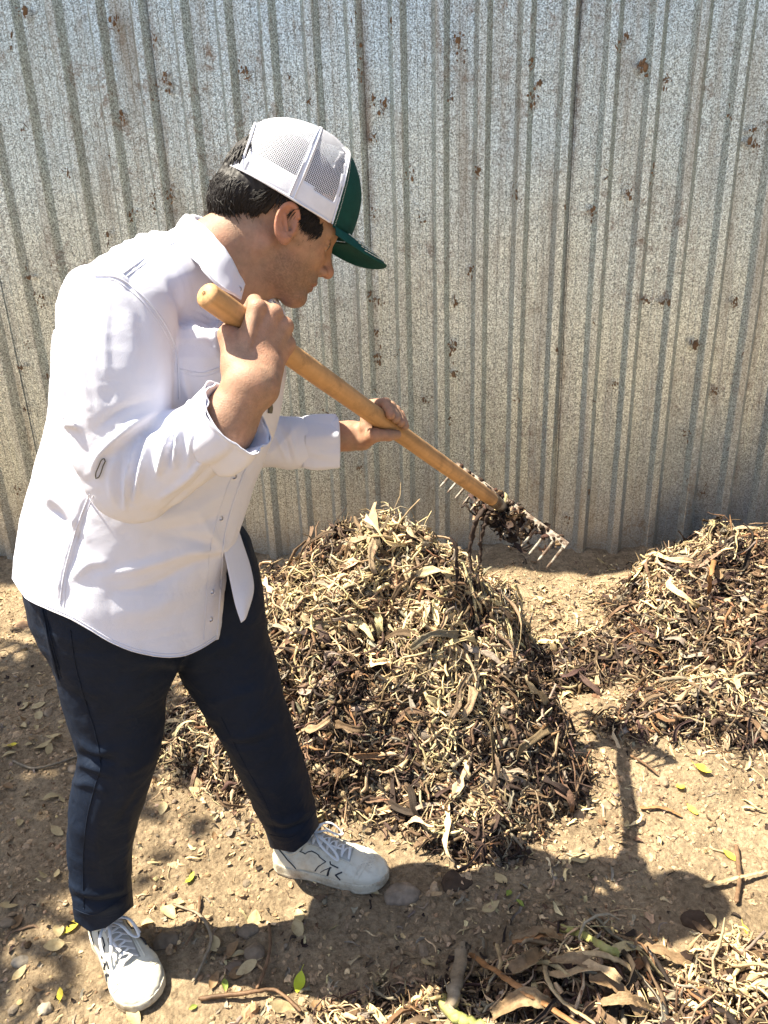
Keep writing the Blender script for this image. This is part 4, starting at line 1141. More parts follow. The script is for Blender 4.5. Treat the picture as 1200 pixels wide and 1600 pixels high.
g = np.where(x_ < 300, (y_-np.interp(x_, [100, 120, 140, 165, 190, 215], [1434, 1442, 1456, 1450, 1432, 1410]))/900., (y_-np.interp(x_, [405, 425, 460, 480, 500], [1310, 1326, 1332, 1316, 1288]))/900.)
g = np.where(y_ < 1200, -1, g)
V, T_ = clip(V, T_, g)
M_pants = mat('dark_navy_trouser_cloth', (.0048, .0105, .0245), .66, .18, bump=.0008, bscale=900, var=.15, vscale=14, crease=(14.0, .006, 1.2))
pants = mk('trousers', V, T_, M_pants, man, solid=.002)
bvp = bvh_of(V, T_); sm = []
for pts, r_ in (([(110, 985), (118, 1040), (135, 1100), (150, 1150), (157, 1195), (148, 1230), (136, 1280), (130, 1340), (131, 1420)], .0013), ([(66, 948), (76, 1000), (92, 1062)], .0018), ([(70, 947), (80, 1000), (96, 1058)], .0009),
               ([(112, 1418), (150, 1428), (206, 1392)], .0009), ([(422, 1304), (460, 1306), (492, 1268)], .0009), ([(345, 1120), (380, 1190), (415, 1255), (430, 1300)], .0009)):
    s_ = seam(bvp, pts, r_, .0003)
    if s_: sm.append(s_)
V2, F2 = join(sm); mk('seam', V2, F2, M_pants, pants)

# ---- sneakers
M_leather = mat('dusty_white_leather', (.63, .60, .50), .5, .35, bump=.0006, bscale=420, dirt=((.40, .32, .22), .50, .80, 24))
M_sole = mat('dirty_white_rubber', (.58, .54, .43), .7, .3, bump=.001, bscale=300, dirt=((.26, .19, .115), .44, .66, 22))
M_stripe = mat('dark_shoe_lines', (.03, .032, .04), .6, .3)
M_lace = mat('white_shoe_lace', (.72, .72, .72), .85, .2, bump=.0008, bscale=900)
M_tongue = mat('shade_grey_shoe_tongue', (.42, .41, .38), .8, .2, bump=.0006, bscale=500)  # darker than the leather, standing in for shadow between the laces
M_lining = mat('grey_shoe_lining', (.25, .25, .26), .9, .1)
SLn = .292
def shoe(heel, toe, label, wide=1.0):
    h2 = np.array(heel, float); t2 = np.array(toe, float); X = nrm(np.append(t2-h2, 0)); Yv = np.array([-X[1], X[0], 0]); O = np.append(h2, -.004)
    L_ = np.linalg.norm(t2-h2); k = L_/SLn
    tw = lambda P: O+(np.asarray(P)[..., 0:1]*X+np.asarray(P)[..., 1:2]*Yv+np.asarray(P)[..., 2:3]*np.array([0, 0, 1.0]))*k
    wx = [0, .008, .02, .05, .09, .13, .17, .205, .235, .262, .280, .289, .292]; wv = [.004, .022, .033, .0395, .0395, .0420, .0490, .0535, .0530, .0450, .0305, .0150, .002]
    hx_ = [0, .02, .05, .075, .100, .12, .15, .18, .21, .24, .265, .282, .292]; hv = [.078, .088, .080, .086, .106, .103, .090, .077, .067, .060, .053, .044, .032]
    wf = lambda x: np.interp(x, wx, wv)*wide; hf = lambda x: np.interp(x, hx_, hv)
    cen = lambda x: .004*np.sin(x/SLn*math.pi*1.2)
    zs = .026
    def up(x, a, e=0.0):
        """a from -1 (right welt) over the instep to 1 (left welt)"""
        x = np.asarray(x, float); a = np.asarray(a, float); w_ = wf(x)+e; h_ = hf(x)+e-zs; t = a*math.pi/2
        y = np.sign(t)*np.abs(np.sin(t))**.80*w_*(1-.10*(1-np.abs(np.sin(t)))*1)
        z = zs+h_*np.abs(np.cos(t))**.72
        y = y*(1-.16*np.clip((z-zs)/.08, 0, 1)*(x < .13))
        return np.stack([x, y+cen(x), z], -1)
    s = (1-np.cos(np.linspace(0, math.pi, 70)))/2*SLn*.998+.0002; a = np.linspace(-1, 1, 49)
    XX, AA = np.meshgrid(s, a, indexing='ij'); P = up(XX, AA)
    P += .0012*fbm(P*60, 3)[..., None]
    P[..., 2] -= .0025*np.exp(-((XX-.218-.02*np.abs(AA))/.006)**2)*(np.abs(AA) < .75)   # flex crease behind the toe cap
    F = grid_faces(70, 49); c_ = P.reshape(-1, 3)[F].mean(1)
    hole = (c_[:, 0] > .022) & (c_[:, 0] < .085) & (np.abs(AA.ravel()[F[:, 0]]) < .50)
    so_ = mk('shoe', tw(P.reshape(-1, 3)), F[~hole], M_leather, man, solid=.002); so_['label'] = label
    # sole
    m_ = 60; tt = np.linspace(0, 1, m_); xs = (1-np.cos(tt*math.pi))/2*SLn
    ring = np.concatenate([np.stack([xs, wf(xs)+cen(xs)], -1), np.stack([xs[::-1], -wf(xs[::-1])+cen(xs[::-1])], -1)[1:-1]])
    cx_, cy_ = .15, .002; rws = []
    d2 = ring-np.array([cx_, cy_]); d2 /= np.linalg.norm(d2, axis=1)[:, None]
    for z, e in ((0, .000), (.003, .0035), (.010, .0045), (.0115, .0033), (.013, .0045), (.024, .0035), (.0285, .0028), (.0295, .0005), (.0285, -.003)):
        zz = z+.010*np.clip((ring[:, 0]-.235)/.057, 0, 1)**2*(z < .02)+.004*np.clip((ring[:, 0]-.24)/.05, 0, 1)*(z > .012)+.007*np.clip(1-ring[:, 0]/.10, 0, 1)*(z > .012)
        q = ring+d2*e; rws.append(np.column_stack([q, zz]))
    V = np.array(rws); V = V+.0005*fbm(V*90, 2)[..., None]; V = V.reshape(-1, 3); nr = len(ring); F = [grid_faces(9, nr, wrapv=True)]
    V = np.vstack([V, [.15, 0, 0]]); j = np.arange(nr); F.append(np.stack([np.full(nr, len(V)-1), (j+1) % nr, j], 1))
    mk('sole', tw(V), F, M_sole, so_)
    # tongue and lining
    xs = np.linspace(.072, .205, 16); ys = np.linspace(-1, 1, 9); XX, YY = np.meshgrid(xs, ys, indexing='ij')
    zt = hf(XX)+.0035+.016*np.clip((.105-XX)/.03, 0, 1)-.006*YY**2
    mk('tongue', tw(np.stack([XX, YY*.023+cen(XX), zt], -1).reshape(-1, 3)), grid_faces(16, 9), M_tongue, so_, solid=.003)
    th = np.linspace(0, 2*math.pi, 40, endpoint=False)
    xo = .052+.036*np.cos(th); ao = .52*np.sin(th); Pp = up(xo, ao, .0005); Pp = np.vstack([Pp, Pp[:1]])
    mk('lining', *tube_mesh(tw(Pp), .0042, 8), M_leather, so_)
    # laces
    lc = []
    def lace(P, w_=.0036):
        P = spline(np.array(P), 8*len(P)); lc.append(tube_mesh(tw(P), w_*k, 8, flat=.38, ref=(0.05, 0.02, 1)))
    for i in range(6):
        x = .112+.0175*i; hw_ = .021-.0006*i; z = hf(x)+.0095
        lace([[x, -hw_+cen(x), z-.011], [x+.0015, -hw_*.55, z-.001], [x, cen(x), z+.0005], [x-.0015, hw_*.55, z-.001], [x, hw_+cen(x), z-.011]])
        if i < 5: lace([[x, -hw_, z-.009], [x+.008, -.002, z-.0002], [x+.0175, hw_*.9, z-.014]], .0024)
    x = .108; z = hf(x)+.012
    for sgn, lg in ((1, 1.0), (-1, 1.15)):
        lace([[x, 0, z], [x+.012, sgn*.016, z+.014], [x+.036, sgn*.036*lg, z+.006], [x+.062*lg, sgn*.040*lg, z-.024], [x+.056*lg, sgn*.026*lg, z-.018], [x+.030, sgn*.014, z+.002], [x+.004, 0, z+.003]])
    lace([[x, 0, z+.002], [x+.02, -.012, z+.006], [x+.045, -.018, z-.008], [x+.075, -.012, z-.022]]); lace([[x, 0, z+.002], [x+.012, .024, z+.004], [x+.018, .042, z-.018], [x+.040, .050, z-.045]])
    lace([[x-.004, -.008, z], [x+.002, 0, z+.005], [x+.006, .008, z]], .0055)
    V, F = join(lc); mk('laces', V, F, M_lace, so_)
    # dark lines and marks on both flanks
    ln = []
    def mark(pts, w_=.0012):
        w_ *= 1.5
        for sgn in (-1, 1):
            q = spline(np.array(pts, float), 10*len(pts)) if len(pts) > 2 else np.linspace(pts[0], pts[1], 12)
            P = up(q[:, 0], sgn*(1-q[:, 1]*.62), .0009); ln.append(tube_mesh(tw(P), w_, 5, flat=.6, ref=(0.2, .5, 1)))
    def poly(pts, w_=.0012):
        for a_, b_ in zip(pts[:-1], pts[1:]): mark([a_, b_], w_)
    mark([(.0126, .95), (.040, .55), (.069, .06)], .0014)
    poly([(.0785, .85), (.094, .62), (.110, .76), (.148, .62), (.119, .06)], .0012)
    poly([(.163, .48), (.134, .08)], .0011); poly([(.160, .48), (.152, .06)], .0018); poly([(.190, .50), (.174, .22), (.186, .08)], .0020); poly([(.158, .74), (.160, .62), (.180, .64)], .0016)
    V, F = join(ln); mk('dark_line', V, F, M_stripe, so_)
    # stitched overlays
    sv = []
    for x0, sp in ((.236, .020), (.225, .020)):
        a = np.linspace(-.72, .72, 40); sv.append(tube_mesh(tw(up(x0-sp*np.abs(a)*1.6+.014, a*1.2, .0004)), .0007, 5))
    for sgn in (-1, 1): sv.append(tube_mesh(tw(up(np.linspace(.10, .212, 30), sgn*np.linspace(.36, .32, 30), .0006)), .0016, 6))
    V, F = join(sv); mk('overlay_edge', V, F, M_leather, so_)
    # vent holes in the toe box
    dv = []
    for i in range(5):
        for j_ in range(-2, 3):
            c = up(np.array([.232+i*.006]), np.array([j_*.10+(.05 if i % 2 else 0)]), .0003)[0]
            dv.append(tube_mesh(tw(np.array([c-[0, 0, .0006], c+[0, 0, .0004]])), .0009, 6))
    V, F = join(dv); mk('vent_holes', V, F, M_lining, so_)
    return so_
shoe(G(430, 1347)[:2], G(606, 1374)[:2], 'white sneaker in profile on the forward foot')
shoe(G(158, 1447)[:2], G(236, 1573)[:2], 'white sneaker on the near foot, toe towards the viewer', 1.12)

# ================================================================== RAKE
rk = thing('rake', HB, 'bow rake with long worn wooden handle held above the tall heap', 'rake')
M_wood = mat('worn_wooden_handle', vcol=True, rough=.55, spec=.3, bump=.0008, bscale=160, var=.12, vscale=40, dirt=((.24, .14, .07), .52, .72, 18))
n = 60; s = np.linspace(0, 1, n); P = HB+(HE-HB)*s[:, None]
r_ = RH*(1+.01*np.sin(s*40))*np.where(s < .02, np.sqrt(np.clip(1-((.02-s)/.02)**2, 0.02, 1)), 1)
ex = np.array([HB-HA*.009*math.sin(a) for a in np.linspace(1.45, .1, 7)])
P = np.vstack([ex, P]); r_ = np.concatenate([RH*np.cos(np.linspace(1.45, .1, 7)), np.full(n, RH)*(1+.012*np.sin(s*31))*np.interp(s, [0, .93, 1], [1, 1, .86])])
hV, hF = tube_mesh(P, r_, 28); sg = (hV-HB) @ HA; rad_ = hV-HB-sg[:, None]*HA; rad_ /= np.linalg.norm(rad_, axis=1)[:, None]+1e-9
gr_ = fbm(np.column_stack([rad_ @ HN*4, rad_ @ HU*4, sg*3]), 4)+.6*fbm(np.column_stack([rad_ @ HN*11, rad_ @ HU*11, sg*5]), 2)
wc = np.array([.47, .27, .12])*(1+.22*gr_)[:, None]; wc *= (1-.25*np.exp(-((sg-.08)/.05)**2)-.20*np.exp(-((sg-.55)/.08)**2)-.35*np.clip((sg-.85)/.2, 0, 1)*np.clip(.5+fbm(hV*30, 3), 0, 1))[:, None]
mk('handle', hV, hF, M_wood, rk, cols=np.clip(wc, .02, .9))
M_iron = mat('muddy_rake_steel', (.30, .27, .22), .6, .4, metal=.3, bump=.001, bscale=260, dirt=((.09, .055, .035), .42, .56, 40))
RE = nrm(cam2w(.645, -.535, -.549)); RE = nrm(RE-(RE @ HA)*HA); RT = nrm(cam2w(-.567, -.815, .088)); RT = nrm(RT-(RT @ RE)*RE)
mk('ferrule', *tube_mesh(np.array([HE-HA*.03, HE, HE+HA*.03, HE+HA*.075, HE+HA*.085]), np.array([.0172, .0172, .0165, .010, .006]), 20), M_iron, rk)
RC = W(794, 787, 2.045)
HL = .400
def bar(a, b, w_, h_, nn): # rectangular bar
    T = nrm(b-a); N_ = nrm(nn-(nn @ T)*T); B_2 = np.cross(T, N_)
    V = [q+N_*sx*w_/2+B_2*sy*h_/2 for q in (a, b) for sx, sy in ((-1, -1), (1, -1), (1, 1), (-1, 1))]
    return np.array(V), np.array([[0, 1, 5, 4], [1, 2, 6, 5], [2, 3, 7, 6], [3, 0, 4, 7], [0, 3, 2, 1], [4, 5, 6, 7]])
V, F = bar(RC-RE*HL/2, RC+RE*HL/2, .022, .006, RT)
o = mk('rake_bar', V, F, M_iron, rk, smooth=False); bv = o.modifiers.new('bev', 'BEVEL'); bv.width = .0015; bv.segments = 2
for i in range(14):
    c = RC+RE*(-HL/2+.006+i*(HL-.012)/13)+RT*.008
    P = np.array([c, c+RT*.020, c+RT*.045-HA*.002, c+RT*.066-HA*.007])
    mk('tine', *tube_mesh(spline(P, 8), np.interp(np.linspace(0, 1, 8), [0, .3, .85, 1], [.0052, .0044, .0036, .0016]), 6), M_iron, rk)
# ---- wet plants caught on the rake
db = thing('plant_clump', RC, 'dark wet stalks and leaves hanging from the middle of the rake teeth', 'plant debris')
k = 190
P = RC+RE*rng.normal(.005, .042, (k, 1))+RT*rng.uniform(.0, .075, (k, 1))+HA*rng.normal(0, .012, (k, 1)); Nn = rng.normal(size=(k, 3)); Nn /= np.linalg.norm(Nn, axis=1)[:, None]
T_ = frames(Nn); V, F, c = ribbons(P, Nn, T_, rng.uniform(.025, .08, k), rng.uniform(.004, .014, k), rng.uniform(-.6, 1, k), rng.normal(.4, .9, k), rng.normal(0, 1, k), pick(k, ['dark', 'plum', 'brown', 'tan', 'straw'], [5, 3, 2.5, 1.2, .5]), m=7)
k2 = 150; P = RC+RE*np.clip(rng.normal(.01, .09, (k2, 1)), -.18, .18)+RT*rng.uniform(-.012, .02, (k2, 1))+HA*rng.normal(0, .006, (k2, 1)); V2, F2, c2 = lumps(P, rng.uniform(.003, .009, k2), pick(k2, ['dark', 'brown', 'plum'], [4, 1, 1]))
o = mk('wet_leaves', V, F, M_plant, db, cols=c); tag(o, kind='stuff'); o = mk('soil_crumbs', V2, F2, M_soil, db, cols=c2); tag(o, kind='stuff')
def strand(pts, r0, r1, nm='hanging_stalk'):
    P = spline(np.array([W(*q) for q in pts]), 26); P[1:-1] += .0012*rng.normal(size=(24, 3))
    V, F = tube_mesh(P, np.linspace(r0, r1, 26)*(1+.10*rng.normal(size=26)), 7, flat=.6)
    mk(nm, V, F, M_plant, db, cols=np.repeat(np.array([PAL['dark']])*1.2, len(V), 0))
strand([(757, 795, 2.03), (745, 812, 2.03), (738, 835, 2.04), (734, 865, 2.05), (737, 895, 2.05)], .011, .006)
strand([(765, 800, 2.02), (757, 820, 2.03), (751, 850, 2.04), (750, 880, 2.05)], .009, .005)
strand([(735, 800, 2.0), (728, 790, 2.0), (722, 793, 2.0)], .004, .003); strand([(775, 800, 2.02), (790, 820, 2.02), (800, 850, 2.02)], .006, .003)
# ================================================================== THINGS LYING ON THE GROUND
def ground_z(x, y): return hg(np.atleast_1d(np.asarray(x, float)), np.atleast_1d(np.asarray(y, float)))
heaps = (H1, H2, H3, H4, H5, H6, H7, H8, H9, H10)
def top_z(x, y):
    z = ground_z(x, y)
    for h in heaps:
        zz, r_ = h.z(np.atleast_1d(x), np.atleast_1d(y)); z = np.where(r_ < 1.0, np.maximum(z, zz), z)
    return z
def gnorm(x, y):
    e = .01; zx = (ground_z(x+e, y)-ground_z(x-e, y))/(2*e); zy = (ground_z(x, y+e)-ground_z(x, y-e))/(2*e)
    N = np.stack([-zx, -zy, 1+0*zx], -1); return N/np.linalg.norm(N, axis=1)[:, None]
def area(n, x0=-1.9, x1=2.1, y0=.82, y1=3.12):
    return rng.uniform(x0, x1, n), rng.uniform(y0, y1, n)
# loose pebbles and crumbs, denser in drifts
def scatter_xy(n, f):
    X, Y = [], []
    while sum(map(len, X)) < n:
        x, y = area(n*2); k = rng.uniform(0, 1, len(x)) < f(x, y); X.append(x[k]); Y.append(y[k])
    return np.concatenate(X)[:n], np.concatenate(Y)[:n]
patchy = lambda x, y: np.clip(.28+.9*fbm(np.stack([x*1.7, y*1.7, 0*x+2], -1), 3), .04, 1)
rim = lambda x, y: np.clip(sum(np.exp(-np.clip(h.z(x, y)[1]-.95, 0, 9)**2/.10) for h in heaps), 0, 1)
def clear(x, y):
    k = np.ones(len(x), bool)
    for a, b in FOOT: k &= seg_dist2(x, y, a, b)[0] > .062
    return k
x, y = scatter_xy(9000, lambda x, y: patchy(x, y)*.8+.2*rim(x, y)); k = clear(x, y); x, y = x[k], y[k]; n = len(x)
R = rng.gamma(1.5, .0015, n)+.0010
c = pick(n, ['tan', 'grey', 'brown', 'straw'], [5, 3, 1.5, .8]); c = c*np.array([1.0, .93, .86])
V, F, cc = lumps(np.stack([x, y, ground_z(x, y)+R*.15], -1), R, c, .75, .22)
o = mk('gravel', V, F, M_stone, cols=cc, smooth=False); tag(o, kind='stuff')
x, y = scatter_xy(15000, lambda x, y: np.clip(.5+.9*fbm(np.stack([x*4, y*4, 0*x+9], -1), 3), .05, 1)); k = clear(x, y); x, y = x[k], y[k]; n = len(x)
R = rng.gamma(1.6, .0022, n)+.001
V, F, cc = lumps(np.stack([x, y, ground_z(x, y)], -1), R, np.array([.38, .27, .165])*rng.uniform(.6, 1.25, (n, 1)), .7, .35)
o = mk('dirt_crumbs', V, F, M_soil, cols=cc, smooth=False); tag(o, kind='stuff')
x, y = scatter_xy(3800, lambda x, y: rim(x, y)**2); k = clear(x, y); x, y = x[k], y[k]; n = len(x)
N = gnorm(x, y)+.5*rng.normal(size=(n, 3)); N /= np.linalg.norm(N, axis=1)[:, None]; T = frames(N)
V, F, cc = ribbons(np.stack([x, y, ground_z(x, y)+rng.uniform(.002, .016, n)], -1), N, T, rng.gamma(2.2, .013, n)+.012, rng.gamma(2.2, .0023, n)+.0022, rng.uniform(-.5, 1, n), rng.normal(.2, .8, n), rng.normal(0, .8, n),
                   pick(n, ['straw', 'tan', 'grey', 'brown', 'dark', 'plum'], [3.0, 4, 1.5, 2.4, 2, 1]), m=6)
o = mk('scattered_shreds', V, F, M_plant, cols=cc); tag(o, kind='stuff')
x, y = scatter_xy(13000, lambda x, y: patchy(x+5, y)*.5+.5*rim(x, y)); k = clear(x, y); x, y = x[k], y[k]; n = len(x)
N = gnorm(x, y); N = N+.35*rng.normal(size=N.shape); N /= np.linalg.norm(N, axis=1)[:, None]; T = frames(N)
V, F, cc = ribbons(np.stack([x, y, ground_z(x, y)+.003], -1), N, T, rng.gamma(2.2, .007, n)+.006, rng.gamma(2.2, .0022, n)+.0018, rng.uniform(-.3, .9, n), rng.normal(.2, .7, n), rng.normal(0, .5, n),
                   pick(n, ['straw', 'tan', 'grey', 'brown', 'dark'], [3.0, 4, 2, 2.4, 1.2]), m=5)
o = mk('leaf_crumbs', V, F, M_plant, cols=cc); tag(o, kind='stuff')
x, y = scatter_xy(1500, lambda x, y: patchy(x+2, y+3)*.3+.7*rim(x, y)); k = clear(x, y); x, y = x[k], y[k]; n = len(x)
N = gnorm(x, y); T = frames(N)
V, F, cc = ribbons(np.stack([x, y, ground_z(x, y)+.003], -1), N, T, rng.gamma(2.2, .022, n)+.014, rng.gamma(2.2, .0008, n)+.0012, np.zeros(n), rng.normal(0, .5, n), np.zeros(n),
                   pick(n, ['straw', 'tan', 'brown', 'dark'], [2, 3, 2, 1]), m=7, round_=True)
o = mk('twig_litter', V, F, M_plant, cols=cc); tag(o, kind='stuff')

# ---- leaves: one shape per kind, every leaf its own object
M_leafs = {}
def leaf_mat(nm, col, col2):
    m = mat('leaf_'+nm, col, .6, .3, bump=.0008, bscale=220, trans=.18, dirt=(col2, .45, .68, 60)); M_leafs[nm] = m; return m
leaf_mat('pale', (.50, .40, .22), (.36, .26, .13)); leaf_mat('yellow', (.72, .58, .06), (.60, .46, .10)); leaf_mat('brown', (.27, .17, .085), (.16, .095, .05)); leaf_mat('green', (.20, .27, .05), (.34, .34, .07)); leaf_mat('lime', (.50, .58, .04), (.45, .5, .05))
def leaf_mesh(nm, L_, W_, curl, bend, wav, seed):
    a, b_ = 15, 7; s = np.linspace(0, 1, a); t = np.linspace(-1, 1, b_); S_m, T_m = np.meshgrid(s, t, indexing='ij')
    wd = W_/2*np.sin(np.clip(S_m, .02, .985)**.85*math.pi)**.75
    X = (S_m-.5)*L_; Yv = T_m*wd; Z = curl*(Yv/(W_/2))**2*W_*.5+bend*(S_m-.5)**2*L_+.0005*(np.abs(T_m) < .1)
    Z = Z+wav*fbm(np.stack([X*60, Yv*60, 0*X+seed], -1), 2)
    V = np.stack([X, Yv, Z], -1).reshape(-1, 3); F = grid_faces(a, b_)
    P = np.array([[-L_*.5, 0, bend*.25*L_], [-L_*.62, .001, bend*.3*L_+.001], [-L_*.78, .004, bend*.3*L_+.003]])
    V2, F2 = tube_mesh(P, [.0009, .0007, .0006], 5); V, Fj = join([(V, F), (V2, F2)])
    me_o = mk('tmp', V, Fj, M_leafs[nm], solid=.0004); me = me_o.data; bpy.data.objects.remove(me_o); me.name = 'leaf_'+nm; return me
KINDS = {}
for nm, cnt in (('pale', 4), ('brown', 4), ('yellow', 3), ('green', 2), ('lime', 1)):
    KINDS[nm] = [leaf_mesh(nm, rng.uniform(.036, .056), rng.uniform(.018, .028), rng.uniform(-.1, .7), rng.uniform(-.4, .9), .0022, q*3.3+len(nm)) for q in range(cnt)]
def put_leaf(x, y, nm, label, group=None, sc=1.0, rz=None, tilt=.25, z=None, k=None):
    me = KINDS[nm][rng.integers(len(KINDS[nm])) if k is None else k]
    o = bpy.data.objects.new('fallen_leaf', me); C.objects.link(o)
    zz = (top_z(x, y)[0] if z is None else z)+.006
    o.location = (x, y, zz); o.scale = (sc*rng.uniform(.9, 1.1), sc*rng.uniform(.85, 1.15), sc)
    o.rotation_euler = (rng.normal(0, tilt), rng.normal(0, tilt), rng.uniform(0, 6.28) if rz is None else rz)
    return tag(o, label, 'leaf', group)
def leaf_px(px, py, nm, label, sc=1.0, rz=None, tilt=.15, group=None, **kw):
    p = G(px, py)
    for _ in range(4):
        z = top_z(p[0], p[1])[0]; p = G(px, py, z)
    return put_leaf(p[0], p[1], nm, label, group, sc, rz, tilt, **kw)
NAMED = [(1097, 1207, 'yellow', 'bright yellow leaf on sunny dirt below the right heap', 1.0), (1063, 1234, 'yellow', 'small bright yellow leaf just below left of the brightest yellow leaf', .7),
 (1082, 1268, 'yellow', 'narrow yellow leaf beside a brown flake on the sunny dirt', .75), (1168, 1460, 'yellow', 'yellow leaf curled at the right edge beside the foreground heap', .8),
 (298, 1375, 'lime', 'round yellow green leaf on the dirt between the two shoes', .62), (262, 1428, 'pale', 'pale dry leaf folded on the dirt right of the near trouser hem', .95),
 (280, 1412, 'pale', 'small pale leaf touching the tip of the folded dry leaf', .5), (95, 1557, 'yellow', 'dull yellow leaf on dirt left of the near shoe toe', .75),
 (115, 1448, 'yellow', 'yellow leaf tucked beside the heel of the near shoe', .9), (92, 1455, 'pale', 'wide pale leaf left of the near shoe heel', .9), (85, 1480, 'pale', 'torn pale leaf below the wide one left of the near shoe', .9),
 (20, 1168, 'yellow', 'yellow leaf near the left edge level with the knee', .7), (468, 1540, 'lime', 'yellow green leaf on the soil between near shoe and foreground stalks', .8), (352, 1542, 'green', 'ragged green leaf on shaded soil right of the near shoe', .7),
 (302, 1577, 'green', 'tiny green leaf at the toe of the near shoe', .45), (782, 1376, 'pale', 'pale oval leaf on shaded dirt right of the forward shoe', .85), (795, 1398, 'green', 'small green leaf beside the pale oval leaf in the shade', .55), (812, 1413, 'green', 'lighter green leaf just below the small green leaf in the shade', .6),
 (583, 1397, 'pale', 'cream leaf just under the toe of the forward shoe', .6), (648, 992, 'lime', 'bright lime green leaf on the middle of the tall heap', .8), (640, 985, 'lime', 'small lime green scrap above the lime leaf on the tall heap', .5), (470, 1090, 'yellow', 'yellow leaf on the left flank of the tall heap', .9),
 (812, 1020, 'pale', 'large tan leaf lying high on the right flank of the tall heap', 1.2), (600, 1020, 'pale', 'upright tan leaf at the centre of the tall heap', 1.3), (775, 1195, 'green', 'dull green leaf scrap low on the right of the tall heap', .8), (715, 905, 'green', 'green stalk end near the top right of the tall heap', .9),
 (60, 1105, 'pale', 'slender pale leaf on the dirt left of the near knee', .9), (40, 1075, 'pale', 'small pale leaf on shaded dirt at far left', .7), (118, 1160, 'brown', 'grey brown leaf beside the near trouser knee', .8),
 (825, 1290, 'pale', 'pale flat leaf at the shadow edge below the tall heap', .9), (905, 1345, 'pale', 'light leaf in the shade under the rake shadow', 1.1), (1140, 1340, 'yellow', 'yellowish leaf right of the shadow of the head', .8), (868, 1330, 'pale', 'grey leaf standing in the shade left of the rake shadow', .8),
 (955, 1255, 'pale', 'pale leaf in the sun just right of the rake handle shadow', .8), (1110, 1440, 'pale', 'curled pale leaf at the edge of the shadow near the foreground heap', .8)]
for px, py, nm, lb, sc in NAMED: leaf_px(px, py, nm, lb, sc*1.05)
cnt = 0
while cnt < 285:
    x, y = area(1) if cnt % 5 < 3 else area(1, -1.5, -.15, .95, 2.4); x, y = x[0], y[0]
    if not clear(np.array([x]), np.array([y]))[0]: continue
    if rng.random() > patchy(np.array([x]), np.array([y]))[0]+.15: continue
    q = proj(np.array([x, y, 0]))
    nm = rng.choice(['pale', 'brown', 'yellow'], p=[.60, .37, .03] if q[0] > 350 else [.62, .30, .08])
    on = any(h.z(np.array([x]), np.array([y]))[1][0] < .95 for h in heaps)
    if on: lb, gp = 'dry %s leaf caught among the heaped stalks' % ('brown' if nm == 'brown' else 'pale yellow'), 'loose leaves on the heaps'
    elif y > 2.75: lb, gp = 'dry %s leaf on the ground at the foot of the fence' % ('brown' if nm == 'brown' else 'pale yellow'), 'fallen leaves by the fence'
    else: lb, gp = 'dry %s leaf fallen on the bare dirt' % ('brown' if nm == 'brown' else 'pale yellow'), 'fallen leaves on the bare dirt'
    if nm == 'brown': gp += ', brown ones'
    put_leaf(x, y, 'pale' if nm == 'yellow' else nm, lb, gp, rng.uniform(.5, 1.1), tilt=.3); cnt += 1
# ---- stones
def stone_px(px, py, size, label, flat=.6, col=(.20, .16, .12), group=None, ar=1.3, rz=0.0):
    p = G(px, py); z = ground_z(p[0], p[1])[0]; p = G(px, py, z)
    F = lambda q: ell(q, (0, 0, 0), (size*ar*.5, size*.5, size*flat*.5))+.22*size*fbm(q/size*1.8+px, 3)*.5
    V, Q = mesher(F, [-size]*3, [size]*3, size/14, project=1)
    c_, s_ = math.cos(rz), math.sin(rz); V = np.column_stack([V[:, 0]*c_-V[:, 1]*s_, V[:, 0]*s_+V[:, 1]*c_, V[:, 2]])
    cc = np.array(col)*1.3*(1+.25*fbm(V*60, 3))[:, None]
    o = mk('stone', V+np.array([p[0], p[1], z+size*flat*.02]), Q, M_stone, base=(p[0], p[1], z), cols=np.clip(cc, .01, 1))
    return tag(o, label, 'stone', group)
stone_px(625, 1398, .062, 'grey oval stone on shaded dirt touching the forward shoe toe', .55, (.17, .135, .10), ar=1.35)
stone_px(400, 1490, .042, 'round brown stone half sunk in shade right of the near shoe', .6, (.15, .115, .08), ar=1.05); stone_px(368, 1512, .036, 'dark pointed stone left below the half sunk round stone', .6, (.12, .09, .065), rz=.5)
stone_px(388, 1455, .034, 'split stone above the half sunk round stone', .6, (.15, .115, .08)); stone_px(258, 1472, .045, 'brown stone beside the laces of the near shoe', .5, (.13, .10, .07), rz=.4)
stone_px(35, 978, .050, 'reddish brown stone left of the trouser pocket', .7, (.24, .15, .09)); stone_px(34, 1503, .030, 'grey stone near the lower left edge', .7, (.20, .17, .13)); stone_px(72, 1576, .024, 'small pale stone at the bottom left', .8, (.28, .24, .18))
stone_px(490, 850, .085, 'lump of grey earth behind the left side of the tall heap', .8, (.17, .15, .12)); stone_px(405, 885, .045, 'grey stone at the fence foot just right of the shirt', .7, (.20, .18, .14)); stone_px(430, 905, .05, 'second grey stone at the fence foot beside the tall heap', .7, (.18, .16, .12))
stone_px(712, 1378, .060, 'flat dark lump over a dark soil spot in the shade right of the forward shoe', .35, (.045, .03, .02)); stone_px(1092, 1440, .055, 'flat dark lump over a dark soil spot at the shadow edge near the right', .35, (.05, .033, .022))  # low dark lumps standing in for dark spots in the soil
M_leaf_g = None
n_ = 0
while n_ < 34:
    x, y = area(1); x, y = x[0], y[0]; h_ = any(h.z(np.array([x]), np.array([y]))[1][0] < 1.02 for h in heaps)
    if h_ or not clear(np.array([x]), np.array([y]))[0]: continue
    q = proj(np.array([x, y, 0])); stone_px(q[0], q[1], rng.uniform(.012, .030), 'small stone lying loose on the bare dirt', rng.uniform(.5, .8), tuple(np.array([.18, .135, .09])*rng.uniform(.6, 1.3)), 'small stones on the dirt', rng.uniform(1, 1.5), rng.uniform(0, 3)); n_ += 1

